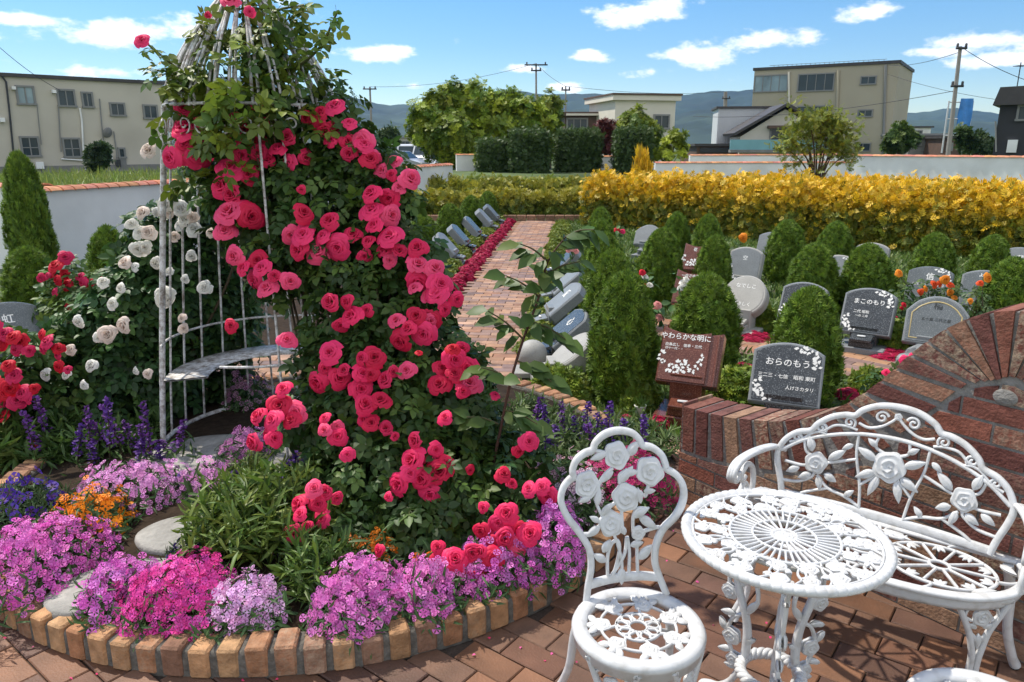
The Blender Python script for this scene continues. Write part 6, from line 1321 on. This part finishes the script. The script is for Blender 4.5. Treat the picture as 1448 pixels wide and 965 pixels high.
# ================================================================== TREES
def tree(name,label,u,v_base,Y,blobs,n,size,base,alt,pa,trunk_r=.18,T=SPRAY,lo=.35,zb=None,limbs=7,group=None,cat='tree'):
    B_ = px_blobs([(a,b,Y+dy,r) for a,b,r,dy in blobs]); c = D(u,v_base,Y); z0 = -.05 if zb is None else zb; t = thing(name,label,cat,(c[0],c[1],z0),0,group); mb = MB(); tot = sum(r*r for _,r in B_)
    for q,r in B_:
        k = int(n*r*r/tot); d = rng.normal(size=(k,3)); d /= np.linalg.norm(d,axis=1)[:,None]; cl = max(3,int(k/28)); cd = rng.normal(size=(cl,3)); cd /= np.linalg.norm(cd,axis=1)[:,None]; cc_ = q+cd*r*rng.uniform(lo,1.0,(cl,1)); ix = rng.integers(0,cl,k); P_ = cc_[ix]+d*r*.26*rng.random((k,1))**.5
        P_ = P_[P_[:,2] > z0+.05]; k = len(P_); N_ = (P_-q)/r+rng.normal(0,.5,(k,3))+[0,0,.5]; ct = cols(base,cl,.3,alt,pa)[ix[:k]]; scatter(mb,T,P_,basis(N_,N_+rng.normal(0,.8,(k,3))),size*rng.uniform(.6,1.3,k),np.clip(ct*(1+rng.uniform(-.2,.2,(k,1))),0,1))
    mb.build('crown','leaf',t,world=True); mb = MB(); top_ = np.mean([q for q,_ in B_],0); mb.tube(catmull(np.array([[c[0],c[1],z0],[c[0]*.5+top_[0]*.5,Y,z0+(top_[2]-z0)*.5],top_]),6),[trunk_r*1.25,trunk_r,trunk_r*.4],9)
    for q,r in B_[:limbs]:
        s_ = np.array([c[0],c[1],z0])*.62+top_*.38; mb.tube(catmull(np.array([s_,(s_+q)/2+[0,0,.1],q]),4),[trunk_r*.5,trunk_r*.3,trunk_r*.08],6)
    mb.build('trunk','bark',t,world=True); return t
YG = (.26,.30,.02)
tree('round_tree','big round bright green tree in the middle beyond the garden',655,230,44,[(612,165,32,0),(640,150,32,.5),(675,148,32,0),(710,155,32,.5),(740,165,28,0),(600,185,24,0),(640,190,34,-.8),(690,190,36,-.5),(735,190,30,0),(660,210,26,-.5),(620,205,24,0),(765,170,22,1),(700,215,24,0)],30000,.30,(.085,.15,.014),YG,.5,.3)
tree('tall_tree','narrow taller green tree right of the big round one',775,225,46,[(776,150,20,0),(778,170,20,0),(772,190,20,0),(780,205,18,0)],6000,.28,(.07,.12,.014),YG,.4,.18)
tree('loose_tree','light green loose tree in front of the flat roofed house',900,230,42,[(900,175,22,0),(892,195,24,0),(915,190,22,0),(905,215,24,0),(925,210,18,0)],6500,.26,(.08,.13,.016),YG,.5,.14)
tree('red_leaved_tree','dark red leaved tree beside the flat roofed house',857,225,47,[(857,185,15,0),(852,200,15,0),(862,205,14,0)],1600,.34,(.075,.018,.014),(.12,.03,.02),.3,.12)
tree('thin_shrub','thin twiggy green shrub right of the loose tree',945,232,38,[(948,205,18,0),(958,190,12,0),(940,222,16,0),(965,215,12,0)],900,.26,(.09,.13,.02),YG,.5,.05)
tree('small_tree','small dark tree standing before the small houses at the right',1272,215,62,[(1272,192,17,0),(1264,203,14,0),(1284,200,14,0)],1700,.5,(.045,.085,.016),(.08,.12,.02),.4,.15)
tree('small_tree','darker bushy tree beside the black house',1378,215,62,[(1370,200,15,0),(1388,203,15,0),(1362,190,10,0),(1398,206,12,0)],1700,.5,(.035,.065,.016),(.06,.09,.02),.3,.15)
tree('small_tree','small tree behind the parked cars',548,215,64,[(548,192,13,0),(543,203,12,0),(556,203,11,0)],1100,.5,(.035,.06,.02),(.07,.10,.02),.3,.15)
tree('young_tree','dark young tree against the apartment wall',140,243,44,[(138,222,13,0),(142,212,10,0),(136,232,12,0)],1300,.4,(.03,.055,.02),(.05,.08,.02),.3,.1)
tree('roadside_bush','bright green bush beside the parked white car',638,238,43,[(640,222,11,0),(634,230,9,0)],700,.34,(.09,.14,.02),YG,.5,.06)
tree('roadside_bush','pale young shrub in the gap between the hedge blocks',680,236,40,[(682,205,10,0),(684,222,10,0),(678,230,9,0)],600,.26,(.07,.11,.02),YG,.4,.05)
# the small multi stemmed tree in front of the right hand wall
q = D(1153,262,20.5); t = thing('multi_stemmed_tree','small airy multi stemmed tree rising from the golden hedge before the white wall','tree',(q[0],20.5,-.05)); mb = MB(); lf = MB()
ends = [(1118,190),(1130,178),(1145,170),(1160,165),(1175,172),(1190,182),(1200,195),(1112,208),(1198,215),(1140,185),(1170,188),(1155,178),(1185,205),(1125,205)]
for u,v in ends:
    e_ = D(u,v,20.5+random.uniform(-.5,.5)); b_ = np.array([q[0]+random.uniform(-.1,.1),20.5,.0]); m_ = b_+(e_-b_)*.55+np.array([-.25*(e_[0]-b_[0]),0,.12]); mb.tube(catmull(np.array([b_,m_,e_]),6),[.035,.022,.006],6); k = 75
    for w in range(3): 
        s_ = m_+(e_-m_)*random.uniform(.3,.9); e2 = s_+rng.normal(0,.28,3)+[0,0,.12]; mb.tube([s_,e2],.006,4); scatter(lf,SPRAY,e2+rng.normal(0,.16,(22,3)),basis(rng.normal(0,.6,(22,3))+[0,0,.7]),.14,cols((.11,.15,.02),22,.25,(.24,.25,.03),.5))
    scatter(lf,SPRAY,e_+rng.normal(0,.17,(k,3))*[1,1,.7],basis(rng.normal(0,.6,(k,3))+[0,0,.7]),.15*rng.uniform(.7,1.2,k),cols((.10,.145,.02),k,.25,(.22,.23,.03),.5))
mb.build('stems','bark',t,world=True); lf.build('crown','leaf',t,world=True)
for o in list(bpy.data.objects):                       # keep each copied thing's parts tidy
    if o.type == 'MESH' and o.data and not o.data.materials: o.data.materials.append(MT['leaf'])
